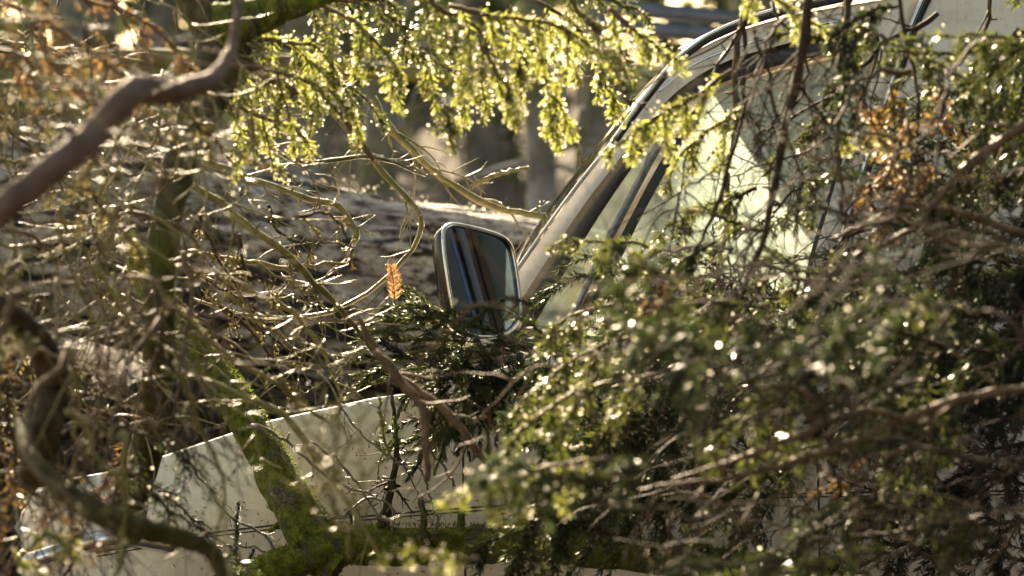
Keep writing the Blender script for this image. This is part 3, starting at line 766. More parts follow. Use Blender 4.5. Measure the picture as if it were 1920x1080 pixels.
def mosslog(pts, r_mul=1., name='mossy_branch', label='', n=60, sides=28, mat='moss', amp=.12, stubs=4, cat='branch'):
    W_ = np.array([P(u, v, d) for u, v, d, r in pts]); R_ = np.array([r*d/6000. for u, v, d, r in pts])
    Q = catmull(np.column_stack([W_, R_]), n); C, R = wobble(Q[:, :3], .0012), Q[:, 3]
    a = np.linspace(0, 2*math.pi, sides, endpoint=False)
    tan = np.gradient(C, axis=0); tan /= np.linalg.norm(tan, axis=1)[:, None]
    X_ = np.cross(tan, [0.1, 1., 0.1]); X_ /= np.linalg.norm(X_, axis=1)[:, None]; Y_ = np.cross(tan, X_)
    s_ = np.concatenate([[0], np.cumsum(np.linalg.norm(np.diff(C, axis=0), axis=1))])
    co = np.stack(np.broadcast_arrays((s_*12)[:, None], 1.5*np.cos(a)[None], 1.5*np.sin(a)[None]), -1)
    co2 = np.stack(np.broadcast_arrays((s_*50)[:, None], 5*np.cos(a)[None], 5*np.sin(a)[None]), -1)
    sd = nr.randint(1000); rr = R[:, None]*(1+amp*.8*vnoise(co, sd)+amp*.4*vnoise(co2, sd+1)+amp*.25*nr.randn(n, sides))
    V = C[:, None]+rr[..., None]*(np.cos(a)[None, :, None]*X_[:, None]+np.sin(a)[None, :, None]*Y_[:, None])
    V = np.concatenate([V, V[:, :1]], 1)
    mb = MB(); mb.grid(V)
    for k in (0, -1): mb.grid([V[k], np.repeat(C[k][None], sides+1, 0)])
    for k in range(stubs):
        i = nr.randint(3, n-3); s__ = unit(np.cross(tan[i], nr.randn(3))); mb.tube(np.array([C[i], C[i]+s__*(R[i]*1.0+.03)]), [R[i]*.25, R[i]*.12], 6)
    o = mb.build(name, M[mat], base=C[0]); tag(o, label, cat); return o
# moss tufts standing off the outline of the sharp mossy limbs
def tufts(o, C0, r, n_, parent):
    mb = MB()
    for k in range(n_):
        i = nr.randint(0, len(C0)-1); f = nr.rand(); c = C0[i]*(1-f)+C0[i+1]*f; rad = r[i]
        d_ = unit(np.cross(unit(C0[i+1]-C0[i]), nr.randn(3))); b_ = c+d_*rad*.97
        s_ = unit(np.cross(d_, nr.randn(3)))*.0016; e_ = unit(d_+nr.randn(3)*.6)*(.004+.006*nr.rand())
        mb.add([b_+s_, b_-s_, b_+e_], t=[[0, 1, 2]])
    mb.build('moss', M['moss_tuft'], parent=parent, smooth=False)['kind'] = 'stuff'
M['moss_tuft'] = needle_mat('moss_tuft', (.12, .15, .02), (.30, .36, .05), .35, .7, .2)
def curve_of(pts, n=60):
    Q = catmull(np.array([[*P(u, v, d), r*d/6000.] for u, v, d, r in pts]), n); return Q[:, :3], Q[:, 3]
p_ = [(235, 440, 6.05, 10), (270, 505, 6.05, 20), (330, 600, 6.0, 28), (400, 690, 5.97, 31), (455, 770, 5.95, 33), (500, 850, 5.93, 35), (545, 930, 5.90, 38), (590, 1000, 5.88, 42), (640, 1060, 5.86, 46)]
o = mosslog(p_, label='bright green mossy limb slanting down in front of the cream hood'); tufts(o, *curve_of(p_), 5200, o)
p_ = [(430, 1110, 5.8, 34), (520, 1064, 5.82, 32), (620, 1028, 5.85, 34), (720, 1018, 5.86, 36), (860, 1018, 5.88, 36), (1000, 1016, 5.86, 34), (1250, 1045, 5.85, 32), (1500, 1085, 5.85, 30)]
o = mosslog(p_, label='mossy limb lying level along the bottom below the cream car side'); tufts(o, *curve_of(p_), 5200, o)
p_ = [(350, -80, 5.35, 60), (420, 60, 5.3, 60), (400, 150, 5.25, 46), (370, 230, 5.2, 40), (330, 360, 5.1, 30), (305, 520, 5.05, 30), (300, 700, 5.2, 30), (270, 860, 5.4, 30), (240, 1000, 5.5, 28)]
mosslog(p_, label='dark upright mossy trunk running down through the left thicket', name='mossy_tree', cat='tree', amp=.10, mat='moss_branch')
mosslog([(410, 50, 5.0, 44), (500, 24, 5.0, 30), (600, -4, 5.0, 22), (760, -50, 5.0, 20)], label='thick green mossy limb leaving through the top edge left of centre')
mosslog([(-60, 450, 3.6, 27), (30, 372, 3.62, 27), (120, 305, 3.65, 28), (190, 255, 3.7, 28), (240, 200, 3.72, 27), (285, 176, 3.76, 25), (345, 178, 3.8, 22), (400, 158, 3.85, 18), (432, 110, 3.9, 12), (445, 30, 3.95, 8), (440, -60, 4.0, 7)], label='smooth reddish brown blurred branch crossing the upper left corner', mat='red_branch', amp=.045, name='thick_branch')
mosslog([(-80, 120, 8.8, 14), (100, 110, 8.9, 17), (420, 112, 9.0, 18), (800, 142, 9.0, 16), (1000, 150, 9.0, 12)], label='level mossy stem spanning behind the branches at upper left', mat='rail_moss', amp=.06, name='fallen_tree')
mosslog([(-200, 190, 9.2, 18), (20, 200, 9.2, 16), (160, 203, 9.2, 14), (330, 215, 9.2, 10)], label='lower level mossy stem behind the left thicket', mat='rail_moss', amp=.06, name='fallen_tree')
mosslog([(30, 790, 4.3, 8), (50, 860, 4.15, 15), (95, 915, 4.1, 19), (170, 960, 4.1, 22), (260, 990, 4.15, 23), (335, 1008, 4.2, 20), (395, 1040, 4.25, 16), (440, 1120, 4.3, 14)], label='curved mossy branch sagging across the lower left corner', mat='moss_branch', amp=.13, stubs=7)
mosslog([(-60, 540, 4.2, 22), (0, 572, 4.2, 22), (60, 620, 4.25, 26), (90, 700, 4.3, 30), (80, 800, 4.3, 30), (60, 900, 4.35, 30)], label='dark curved limb at the left edge of the thicket', mat='dark_twig', amp=.05)
_t = np.linspace(0, 1, 60); _a, _b = P(-1500, 105, 8.4), P(3300, 1075, 8.2)
tufts(lo, (_a+(_b-_a)*_t[:, None])+np.array([0, .06, 0]), np.full(60, .262), 9000, lo)
_i = nr.rand(420)*.45+.30; add_glints(lo, (_a+(_b-_a)*_i[:, None])+np.stack([nr.randn(420)*.01, -.03+nr.randn(420)*.05, .262+nr.randn(420)*.012], -1), .002, .005)
# metal beams behind the car roof
mb = MB()
for k in range(2):
    A = P(1120, 12+k*34, 9.5); B = P(1700, 62+k*34, 9.6)
    d_ = unit(B-A); mb.box((A+B)/2, (np.linalg.norm(B-A), .06, .040), np.column_stack([d_, [0, 1, 0], np.cross(d_, [0, 1, 0])]))
for k in range(3):
    mb.box(P(1410+k*130, 34+k*11, 9.55), (.03, .05, .09))
for k in (0, 1):
    q = P(1500+k*200, 30+45*k, 9.55); mb.box([q[0], q[1]+.01, q[2]/2-.05], (.06, .06, q[2]))
o = mb.build('metal_railing', M['blue_metal'], base=P(1400, 40, 9.5), smooth=False); tag(o, 'blue grey metal railing behind the car roof', 'railing')

# ------------------------------------------------------------------ named branches, read off the photograph
B = branch
B([(190, 260, 5.3, 6), (330, 330, 5.3, 7), (440, 400, 5.3, 9), (520, 460, 5.3, 9), (590, 525, 5.35, 8), (650, 590, 5.4, 6), (700, 660, 5.5, 4)], 'olive_twig', 9, .16, label='long lichen-lit branch slanting down across the grey log left of centre')
B([(330, 610, 4.9, 6), (400, 655, 4.9, 7), (470, 700, 4.9, 6), (560, 750, 4.95, 5), (620, 795, 5., 4)], 'olive_twig', 6, .15, label='pale lit twig slanting over the hood edge beside the green mossy limb')
B([(300, 690, 4.8, 6), (380, 710, 4.8, 7), (450, 740, 4.8, 7), (540, 790, 4.8, 8), (600, 870, 4.8, 8), (660, 960, 4.8, 6), (720, 1060, 4.8, 4)], 'olive_twig', 7, .16, label='long pale branch arching down over the cream hood beyond the mossy limb')
B([(670, 600, 5.0, 5), (700, 650, 5.0, 7), (740, 700, 5., 8), (800, 735, 5., 7), (860, 800, 5.0, 8), (910, 870, 5.0, 6), (960, 960, 5., 4)], 'brown_twig', 6, .15, label='brown lit branch slanting down left of the mirror sprig')
B([(700, 660, 4.8, 7), (760, 740, 4.8, 9), (790, 800, 4.8, 8), (800, 900, 4.8, 6)], 'brown_twig', 3, .1, label='blurred brown branch hanging before the hood edge under the mirror')
B([(700, 180, 6.6, 8), (740, 240, 6.6, 9), (790, 290, 6.6, 9), (850, 345, 6.6, 8), (940, 388, 6.6, 8), (1030, 405, 6.6, 7)], 'olive_twig', 8, .14, label='knobbly orange olive branch curving down above the log towards the cream pillar')
B([(880, 352, 6.6, 5), (930, 330, 6.6, 5), (990, 315, 6.6, 4)], 'olive_twig', 2, .05, label='short side branch pointing right above the log', grav=0)
B([(590, 170, 6.2, 5), (650, 240, 6.2, 6), (700, 310, 6.2, 7), (760, 375, 6.2, 7), (778, 420, 6.2, 6), (750, 480, 6.2, 5), (690, 540, 6.2, 5), (600, 580, 6.2, 5), (480, 590, 6.2, 5), (360, 560, 6.2, 4)], 'olive_twig', 9, .12, label='hook-shaped thin branch looping down before the log and back left')
B([(400, 90, 5.2, 7), (480, 130, 5.2, 7), (560, 165, 5.2, 7), (640, 205, 5.3, 6), (700, 300, 5.3, 4)], 'brown_twig', 6, .12, label='thin bare branch crossing the golden spruce curtain')
B([(395, 175, 5.4, 6), (450, 230, 5.4, 7), (510, 280, 5.5, 7), (570, 305, 5.6, 6), (700, 300, 5.7, 5), (800, 330, 5.8, 3)], 'olive_twig', 8, .12, label='orange brown branch curving below the golden spruce curtain')
B([(370, 300, 6.2, 7), (430, 315, 6.2, 8), (500, 345, 6.2, 7), (580, 370, 6.2, 7), (640, 385, 6.2, 8), (672, 430, 6.2, 9), (660, 460, 6.2, 7)], 'olive_twig', 9, .12, label='mossy knotted branch running along the top of the grey log')
B([(350, 470, 5.6, 5), (450, 490, 5.6, 6), (560, 500, 5.6, 5), (660, 490, 5.6, 4)], 'olive_twig', 5, .14, label='level thin olive twig across the middle of the grey log')
B([(410, 520, 5.6, 5), (470, 545, 5.6, 6), (540, 580, 5.6, 6), (600, 660, 5.6, 5), (640, 740, 5.6, 4)], 'olive_twig', 7, .16, label='curved olive twig falling from the log towards the hood edge')
B([(1080, 250, 6.7, 3), (1092, 300, 6.7, 4), (1086, 345, 6.7, 3)], 'olive_twig', 3, .05, label='tiny crooked twig hanging above the foot of the cream pillar')
B([(1140, 80, 5.4, 4), (1160, 140, 5.4, 5), (1180, 200, 5.4, 4)], 'brown_twig', 4, .08, label='short reddish twig before the bright gap beside the windscreen')
D = lambda pts, n_, L_, lab, m_='dark_twig': B(pts, m_, n_, L_, label=lab, grav=-.2)
D([(1515, -30, 4.7, 9), (1500, 120, 4.7, 9), (1468, 260, 4.7, 8), (1440, 400, 4.7, 7), (1400, 520, 4.7, 5), (1350, 640, 4.7, 3)], 8, .16, 'thick dark branch hanging down across the middle of the side window')
D([(1600, -40, 4.8, 7), (1570, 120, 4.8, 7), (1560, 260, 4.8, 5), (1580, 420, 4.8, 3)], 7, .15, 'dark branch hanging across the rear half of the side window')
D([(1450, 60, 4.9, 3), (1400, 170, 4.9, 4), (1360, 300, 4.9, 4), (1330, 420, 4.9, 4), (1250, 560, 4.9, 2)], 6, .12, 'thin dark branch curving down before the front of the side window')
D([(1990, 200, 4.5, 10), (1900, 250, 4.5, 9), (1810, 320, 4.5, 8), (1720, 420, 4.5, 6), (1600, 480, 4.5, 4)], 7, .2, 'brown branch reaching in from the right edge below the pale panel', 'brown_twig')
D([(1980, 720, 4.2, 9), (1840, 750, 4.2, 9), (1700, 800, 4.2, 9), (1560, 855, 4.2, 8), (1400, 900, 4.2, 6), (1200, 920, 4.2, 3)], 8, .2, 'long brown branch sweeping from the right edge to the bottom centre', 'brown_twig')
D([(1700, 790, 4.2, 5), (1640, 765, 4.2, 7), (1560, 785, 4.2, 8), (1480, 820, 4.2, 7), (1380, 860, 4.2, 5), (1260, 900, 4.2, 3)], 6, .16, 'wavy brown branch joining a fork in the lower right thicket', 'brown_twig')
D([(1560, 785, 4.2, 7), (1500, 745, 4.2, 6), (1400, 735, 4.2, 5), (1280, 730, 4.2, 4)], 4, .14, 'brown branch leaving the lower right fork up towards the left', 'brown_twig')
D([(1980, 470, 4.6, 6), (1840, 410, 4.6, 6), (1700, 400, 4.6, 5), (1560, 450, 4.6, 4)], 6, .18, 'arched thin branch at the right edge below the pale panel', 'brown_twig')
# sharp dead twigs before the hood
G1 = 'sharp dead twigs in front of the cream hood'
Bs = lambda pts, n_, L_, lab: B(pts, 'grey_twig', n_, L_, label=lab, group=G1, name='dead_twig', wob=.0025, grav=-.05, depth=1, sides=6, fork=.3)
Bs([(330, 838, 5.85, 1.8), (375, 900, 5.85, 2.4), (430, 965, 5.85, 2.4), (480, 1000, 5.85, 2.8), (525, 1040, 5.84, 3)], 5, .08, 'thin dark twig rising left from the small spruce shoot')
Bs([(370, 975, 5.83, 1.5), (420, 1030, 5.83, 2), (460, 1080, 5.83, 2.2)], 2, .06, 'short dark twig crossing the pinstripes near the lower left')
Bs([(402, 1022, 5.84, 1.6), (470, 1028, 5.84, 2), (520, 1038, 5.84, 2.2), (600, 1000, 5.84, 2)], 3, .06, 'crooked dark twig running level along the pinstripes')
Bs([(470, 805, 5.80, 4), (520, 828, 5.8, 3.2), (560, 855, 5.8, 2.8), (610, 890, 5.8, 2.8), (650, 905, 5.8, 2.4), (700, 930, 5.8, 1.6)], 5, .08, 'pale-tipped twig sticking out of the green mossy limb')
Bs([(560, 810, 5.84, 2), (610, 845, 5.84, 2.6), (655, 895, 5.84, 3), (690, 950, 5.84, 3), (730, 985, 5.84, 3)], 6, .09, 'dark knotted twig slanting before the middle of the hood')
Bs([(600, 700, 5.84, 1.6), (660, 800, 5.84, 2), (730, 855, 5.84, 2.6), (770, 870, 5.84, 3)], 4, .08, 'thin twig slanting from the hood edge to the leafy stem')
Bs([(590, 965, 5.84, 2), (640, 968, 5.84, 2.6), (700, 940, 5.84, 2.6), (730, 960, 5.84, 2.8), (740, 1000, 5.84, 3)], 4, .07, 'low hooked twig above the level mossy limb')
Bs([(780, 870, 5.84, 1.8), (800, 920, 5.84, 2.5), (815, 975, 5.84, 2.8), (818, 1010, 5.84, 3.5)], 5, .09, 'upright twig standing on the level mossy limb before the hood')
Bs([(800, 838, 5.84, 1.8), (840, 890, 5.84, 2.4), (858, 928, 5.84, 2.4)], 3, .06, 'short slanting twig right of the upright twig')
B([(735, 730, 5.86, 3), (738, 850, 5.86, 6), (730, 920, 5.86, 8), (715, 990, 5.86, 10)], 'dark_twig', 5, .10, label='thick dark upright stem holding the spruce shoots before the hood', name='stem')
B([(788, 940, 5.84, 6), (800, 1000, 5.84, 7), (810, 1030, 5.84, 8)], 'moss_branch', 2, .05, label='short mossy stub on the level limb', name='branch_stub', grav=0)

# ------------------------------------------------------------------ spruce sprigs in focus around the mirror foot
def sprig(pts, mat='needle_sharp', nl=.019, nw=.0016, dens=2500, label=None, name='spruce_sprig', side=[], group='sharp spruce sprigs under the mirror', bark='brown_twig', r=1.4, flat=.45, spread=52):
    C = catmull([P(*p) for p in pts], 18); C = wobble(C, .001); st = MB(); st.tube(C, np.linspace(r, r*.45, 18)/1000, 6)
    nd = MB(); needles(nd, C[2:], nl, nw, dens, three=True, flat=flat, spread=spread)
    for sp in side:
        c2 = catmull([P(*p) for p in sp], 10); st.tube(c2, np.linspace(r*.6, r*.35, 10)/1000, 5); needles(nd, c2, nl, nw, dens, three=True, flat=flat, spread=spread)
    o = st.build(name, M[bark], base=C[0]); nd.build('needles', M[mat], parent=o, smooth=False); tag(o, label, 'spruce sprig', group); return o
sprig([(990, 655, 5.88), (900, 615, 5.86), (810, 598, 5.85), (740, 602, 5.85), (690, 610, 5.85)], label='upper green spruce sprig reaching left from the mirror foot', side=[[(800, 598, 5.85), (750, 575, 5.85), (715, 580, 5.84)], [(760, 600, 5.85), (700, 592, 5.86)], [(850, 603, 5.86), (800, 575, 5.84), (765, 570, 5.84)]])
sprig([(900, 640, 5.84), (820, 640, 5.83), (740, 640, 5.82), (680, 640, 5.82), (655, 645, 5.82)], label='middle spruce sprig pointing left below the orange tip', side=[[(760, 640, 5.83), (720, 622, 5.82), (672, 622, 5.82)], [(830, 640, 5.83), (790, 618, 5.82), (745, 620, 5.82)], [(720, 640, 5.82), (680, 655, 5.82), (650, 665, 5.82)]])
sprig([(860, 650, 5.82), (790, 660, 5.8), (730, 680, 5.8), (690, 705, 5.8), (650, 745, 5.8), (630, 785, 5.8)], label='drooping spruce sprig whose tip hangs before the hood edge', side=[[(740, 676, 5.8), (690, 672, 5.8), (655, 682, 5.79)], [(700, 700, 5.8), (665, 705, 5.8)]], dens=1900)
sprig([(748, 595, 5.84), (742, 575, 5.84), (739, 556, 5.84)], nl=.004, dens=300, label='tiny bare shoot below the orange tip', bark='grey_twig', r=1.6)
st = MB(); C_ = catmull([P(741, 572, 5.84), P(738, 535, 5.84), P(734, 500, 5.84)], 20); st.tube(C_, np.linspace(.0013, .0006, 20), 5)
nd = MB()
for k in range(150):
    f_ = .12+.88*k/150; i_ = min(int(f_*19), 18); c_ = C_[i_]+(C_[i_+1]-C_[i_])*(f_*19-i_); sg = 1 if k % 2 else -1
    an = math.radians(40+nr.randn()*12+sg*6); d_ = unit(np.array([sg*math.sin(an), nr.randn()*.5, math.cos(an)])); l_ = .020*(1-.45*f_**4)*(.8+.3*nr.rand()); s_ = unit(np.cross(d_, [nr.randn()*.4, 1, nr.randn()*.4]))*.0009
    nd.add([c_, c_+d_*l_*.4+s_, c_+d_*l_, c_+d_*l_*.4-s_], [[0, 1, 2, 3]])
o = st.build('dead_spruce_tip', M['brown_twig'], base=C_[0]); nd.build('needles', M['needle_orange'], parent=o, smooth=False)
tag(o, 'orange dead spruce tip standing up left of the mirror', 'spruce tip')
sprig([(735, 860, 5.85), (722, 820, 5.84), (716, 780, 5.84), (712, 748, 5.84)], label='upright bright spruce shoot before the cream hood', side=[[(730, 850, 5.84), (745, 820, 5.83), (738, 785, 5.83)], [(728, 860, 5.85), (705, 830, 5.84)]], dens=2000, nl=.018)
sprig([(450, 1078, 5.84), (446, 1030, 5.84), (444, 985, 5.84), (447, 942, 5.84)], 'needle_dark', label='small dark spruce shoot standing before the pinstripes', group=None, dens=2200, nl=.013, side=[[(452, 1070, 5.83), (440, 1040, 5.83), (425, 1050, 5.82)], [(450, 1075, 5.83), (470, 1045, 5.83), (476, 1030, 5.83)], [(455, 1090, 5.83), (420, 1072, 5.83), (400, 1085, 5.82)]])
sprig([(930, 610, 5.84), (860, 585, 5.84), (800, 590, 5.83), (750, 612, 5.82), (715, 640, 5.82)], label='sprig arching left just beneath the mirror corner', side=[[(860, 586, 5.84), (810, 618, 5.83), (770, 650, 5.82)], [(810, 590, 5.83), (780, 570, 5.83)]])
sprig([(900, 670, 5.8), (820, 690, 5.8), (770, 730, 5.8), (745, 780, 5.8)], label='sprig hanging left of the bunch over the hood edge', side=[[(830, 690, 5.8), (790, 690, 5.8), (745, 700, 5.8)], [(780, 725, 5.8), (800, 770, 5.8), (805, 820, 5.8)]])
sprig([(960, 585, 5.82), (900, 572, 5.8), (860, 585, 5.79)], label='short sprig lying across the foot of the mirror glass', side=[[(920, 575, 5.8), (890, 600, 5.79), (850, 625, 5.79)]])
sprig([(1010, 575, 5.85), (960, 560, 5.83), (925, 570, 5.82)], label='small sprig at the lower right corner of the mirror glass', side=[[(975, 565, 5.83), (950, 595, 5.82)]])
# the dense bunch hanging from the mirror arm
cl = []
rs = random.Random(3)
for k in range(66):
    u0 = rs.uniform(815, 1130); v0 = rs.uniform(595, 750)
    a = math.radians(rs.choice([rs.uniform(60, 130), rs.uniform(95, 200), rs.uniform(20, 80)])); L_ = rs.uniform(80, 200)
    u1, v1 = u0+math.cos(a)*L_, v0+math.sin(a)*L_*1.1; d0 = rs.uniform(5.72, 5.95); bend = rs.uniform(-20, 20)
    side = []
    for j in range(rs.choice([1, 2, 3])):
        f = rs.uniform(.2, .7); um, vm = u0+(u1-u0)*f, v0+(v1-v0)*f; a2 = a+rs.choice([-1, 1])*rs.uniform(.5, .9); l2 = L_*rs.uniform(.3, .5)
        side.append([(um, vm, d0), (um+math.cos(a2)*l2*.5, vm+math.sin(a2)*l2*.5+3, d0), (um+math.cos(a2)*l2, vm+math.sin(a2)*l2+9, d0)])
    pts_ = [(u0, v0, d0), ((u0+u1)/2+bend, (v0+v1)/2, d0-.01), (u1, v1+6, d0-.02)]
    cl.append((pts_, side, u1, v1))
cl.sort(key=lambda c: c[2])
for i, (pts_, side, u1, v1) in enumerate(cl):
    sprig(pts_, label=(f'spruce sprig bunched under the mirror, its tip {ordw[i]} from the left' if i < 30 else f'spruce sprig bunched under the mirror, its tip {ordw[65-i]} from the right' if i > 35 else f'spruce sprig at the middle of the bunch, {ordw[i-30]} of the six middle tips'), side=side, group='spruce sprigs bunched under the mirror', dens=1900, mat='needle_sharp' if i % 3 else 'needle_dark')
# sharp dark sprigs seen against the frosted window and the pale rear panel
for i, (pts_, sd__, lab) in enumerate([
    ([(1350, 540, 5.9), (1342, 490, 5.9), (1335, 425, 5.9)], [[(1345, 500, 5.9), (1310, 480, 5.9), (1285, 462, 5.9)], [(1345, 505, 5.9), (1370, 470, 5.9)]], 'black-looking spruce sprig upright against the pale window'),
    ([(1370, 512, 5.9), (1300, 520, 5.9), (1240, 516, 5.9)], [], 'level dark spruce sprig across the pale window'),
    ([(1190, 610, 5.8), (1160, 575, 5.8), (1120, 545, 5.8)], [[(1165, 590, 5.8), (1200, 560, 5.8)]], 'sprig with long spiky needles at the window front corner'),
    ([(1480, 330, 5.85), (1500, 380, 5.85), (1490, 440, 5.85)], [], 'dark sprig hanging at the middle of the side window'),
    ([(1700, 60, 5.8), (1745, 150, 5.8), (1740, 260, 5.8)], [[(1740, 150, 5.8), (1780, 190, 5.8), (1800, 240, 5.8)], [(1742, 180, 5.8), (1705, 220, 5.8)]], 'dark hanging sprig against the pale panel behind the door'),
    ([(1830, 120, 5.75), (1800, 200, 5.75), (1760, 290, 5.75)], [[(1805, 190, 5.75), (1830, 240, 5.75)]], 'second dark hanging sprig against the pale panel, nearer the right edge'),
    ([(1640, 230, 5.8), (1680, 300, 5.8), (1665, 350, 5.8)], [[(1675, 290, 5.8), (1720, 320, 5.8)]], 'dark sprig beside the chrome door edge trim'),
    ([(1880, 150, 5.7), (1850, 240, 5.7), (1830, 330, 5.7)], [], 'dark sprig hanging near the right edge above the thicket')]):
    sprig(pts_, 'needle_dark', nl=.022, nw=.0018, dens=750, label=lab, side=sd__, group='dark sprigs against the car side', flat=.6, spread=48)

# ------------------------------------------------------------------ golden curtain and other soft boughs
def hb(pts, mat, L, gap, hang=.9, d=1, label=None, **k): return bough(pts, mat, L=L, gap=gap, hang=hang, label=label, **k)
F = [  # pts, material, shoot length, gap, hang
 ([(410, 95, 5.3, 5), (470, 75, 5.25, 5), (560, 75, 5.2, 4), (640, 100, 5.2, 3)], 'needle_gold', .16, .022, 'golden backlit bough at the top of the spruce curtain, left end'),
 ([(430, 120, 5.1, 5), (500, 130, 5.1, 4), (580, 160, 5.1, 3), (640, 190, 5.1, 2)], 'needle_gold', .15, .024, 'golden bough in the middle of the left spruce curtain'),
 ([(420, 180, 5.2, 4), (470, 210, 5.2, 4), (530, 230, 5.2, 3), (570, 260, 5.2, 2)], 'needle_gold', .11, .022, 'lowest golden bough of the curtain above the log end'),
 ([(600, 10, 5.2, 5), (660, 40, 5.15, 4), (700, 80, 5.1, 3), (740, 120, 5.1, 2)], 'needle_gold', .13, .022, 'golden bough curving down at the right of the left curtain'),
 ([(560, -20, 5.3, 5), (640, 0, 5.3, 4), (720, 0, 5.3, 4)], 'needle_green', .10, .03, 'green bough tips at the top edge left of centre'),
 ([(780, -30, 5.0, 5), (830, 20, 5.0, 5), (900, 60, 5.0, 4), (960, 110, 5.0, 3)], 'needle_green', .15, .024, 'green bough coming in from the top centre'),
 ([(500, 60, 5.4, 4), (560, 100, 5.4, 4), (620, 130, 5.4, 3), (690, 190, 5.4, 2)], 'needle_green', .12, .024, 'greener bough behind the left golden curtain'),
 ([(700, -20, 5.4, 4), (740, 30, 5.4, 4), (800, 60, 5.4, 3)], 'needle_green', .10, .028, 'dark green tips between the two golden masses'),
 ([(1000, 0, 5.3, 4), (1080, 60, 5.3, 4), (1130, 130, 5.3, 3), (1150, 190, 5.3, 2)], 'needle_gold', .10, .026, 'thin golden bough above the gap left of the windscreen'),
 ([(1060, -40, 5.2, 4), (1130, -10, 5.2, 4), (1200, 20, 5.2, 3)], 'needle_green', .07, .026, 'green bough hiding the left end of the railing'),
 ([(840, 10, 4.9, 5), (930, 40, 4.9, 5), (1030, 60, 4.9, 4), (1120, 90, 4.9, 3)], 'needle_gold', .15, .022, 'glittering bough above the gap over the log'),
 ([(790, 100, 5.1, 5), (860, 130, 5.1, 4), (930, 160, 5.1, 3)], 'needle_gold', .11, .022, 'glittering bough left of the top centre mass'),
 ([(960, 90, 5.0, 5), (1010, 140, 5.0, 4), (1040, 190, 5.0, 3), (1045, 230, 5.0, 2)], 'needle_gold', .10, .020, 'drooping glittering bough whose tip points at the tree stub'),
 ([(900, 80, 4.8, 4), (940, 140, 4.8, 4), (960, 190, 4.8, 3)], 'needle_gold', .08, .022, 'bright green drooping tip above the log gap'),
 ([(830, 200, 5.0, 3), (850, 235, 5.0, 3), (845, 265, 5.0, 2)], 'needle_gold', .05, .016, 'little detached golden tip over the log'),
 ([(1060, -20, 5.0, 5), (1100, 40, 5.0, 5), (1150, 80, 5.0, 4)], 'needle_green', .13, .026, 'green bough at the top edge beside the railing'),
 ([(1140, 20, 4.9, 5), (1200, 60, 4.9, 4), (1250, 100, 4.9, 3)], 'needle_gold', .08, .024, 'bright bough over the bend of the roof gutter'),
 ([(1370, 130, 4.9, 4), (1300, 180, 4.9, 4), (1240, 210, 4.9, 3), (1160, 270, 4.9, 2)], 'needle_gold', .09, .020, 'bright lime bough crossing the cream pillar halfway up'),
 ([(1400, 200, 5.0, 4), (1330, 240, 5.0, 4), (1270, 300, 5.0, 3)], 'needle_gold', .09, .024, 'lime bough before the front of the side window'),
 ([(1330, 460, 5.0, 4), (1250, 470, 5.0, 3), (1160, 455, 5.0, 3), (1060, 450, 5.0, 2)], 'needle_green', .08, .024, 'green bough tip lying across the foot of the cream pillar'),
 ([(1280, 560, 4.9, 4), (1180, 560, 4.9, 4), (1100, 580, 4.9, 3), (1040, 610, 4.9, 2)], 'needle_green', .10, .022, 'green bough before the window front corner right of the mirror'),
 ([(1250, 640, 4.7, 4), (1150, 640, 4.7, 4), (1060, 680, 4.7, 3), (990, 740, 4.7, 2)], 'needle_green', .11, .022, 'soft green bough right of the sharp sprig bunch'),
 ([(1230, 700, 4.5, 4), (1130, 720, 4.5, 4), (1050, 760, 4.5, 3), (980, 800, 4.5, 2)], 'needle_green', .12, .022, 'blurred green bough below the window corner'),
 ([(1150, 860, 4.1, 4), (1020, 880, 4.1, 4), (930, 910, 4.1, 3), (850, 930, 4.1, 2)], 'needle_gold', .07, .022, 'blurred bright yellow green tips near the bottom centre'),
 ([(900, 1050, 4.0, 3), (820, 1035, 4.0, 3), (730, 1040, 4.0, 2)], 'needle_gold', .035, .028, 'small glowing green tips before the level mossy limb'),
 ([(-30, 640, 4.2, 4), (10, 620, 4.2, 4), (40, 630, 4.2, 3)], 'needle_gold', .06, .022, 'bright green tips at the left edge midway down'),
 ([(-20, 1100, 4.2, 4), (40, 1040, 4.2, 4), (90, 1000, 4.2, 3)], 'needle_gold', .09, .028, 'green and gold tips in the lower left corner'),
 ([(1400, -30, 4.8, 4), (1470, 10, 4.8, 4), (1540, 50, 4.8, 3)], 'needle_gold', .05, .03, 'green bough over the roof edge'),
 ([(1560, 250, 4.7, 4), (1620, 245, 4.7, 4), (1690, 260, 4.7, 3)], 'needle_gold', .06, .028, 'glinting tips before the upper rear of the side window'),
 ([(1640, 60, 4.7, 4), (1700, 90, 4.7, 4), (1760, 120, 4.7, 3), (1820, 150, 4.7, 3)], 'needle_green', .09, .028, 'glinting green bough above the pale rear panel'),
]
for a in F: bough(a[0], a[1], L=a[2], gap=a[3]*1.25, hang=.8, label=a[4], nl=.018, nw=.0024, dens=950, sub=2, dew=int((190 if a[1] == 'needle_gold' else 60)*(a[2]/.1)), glint_r=(.0013, .0036), group='soft backlit spruce boughs')
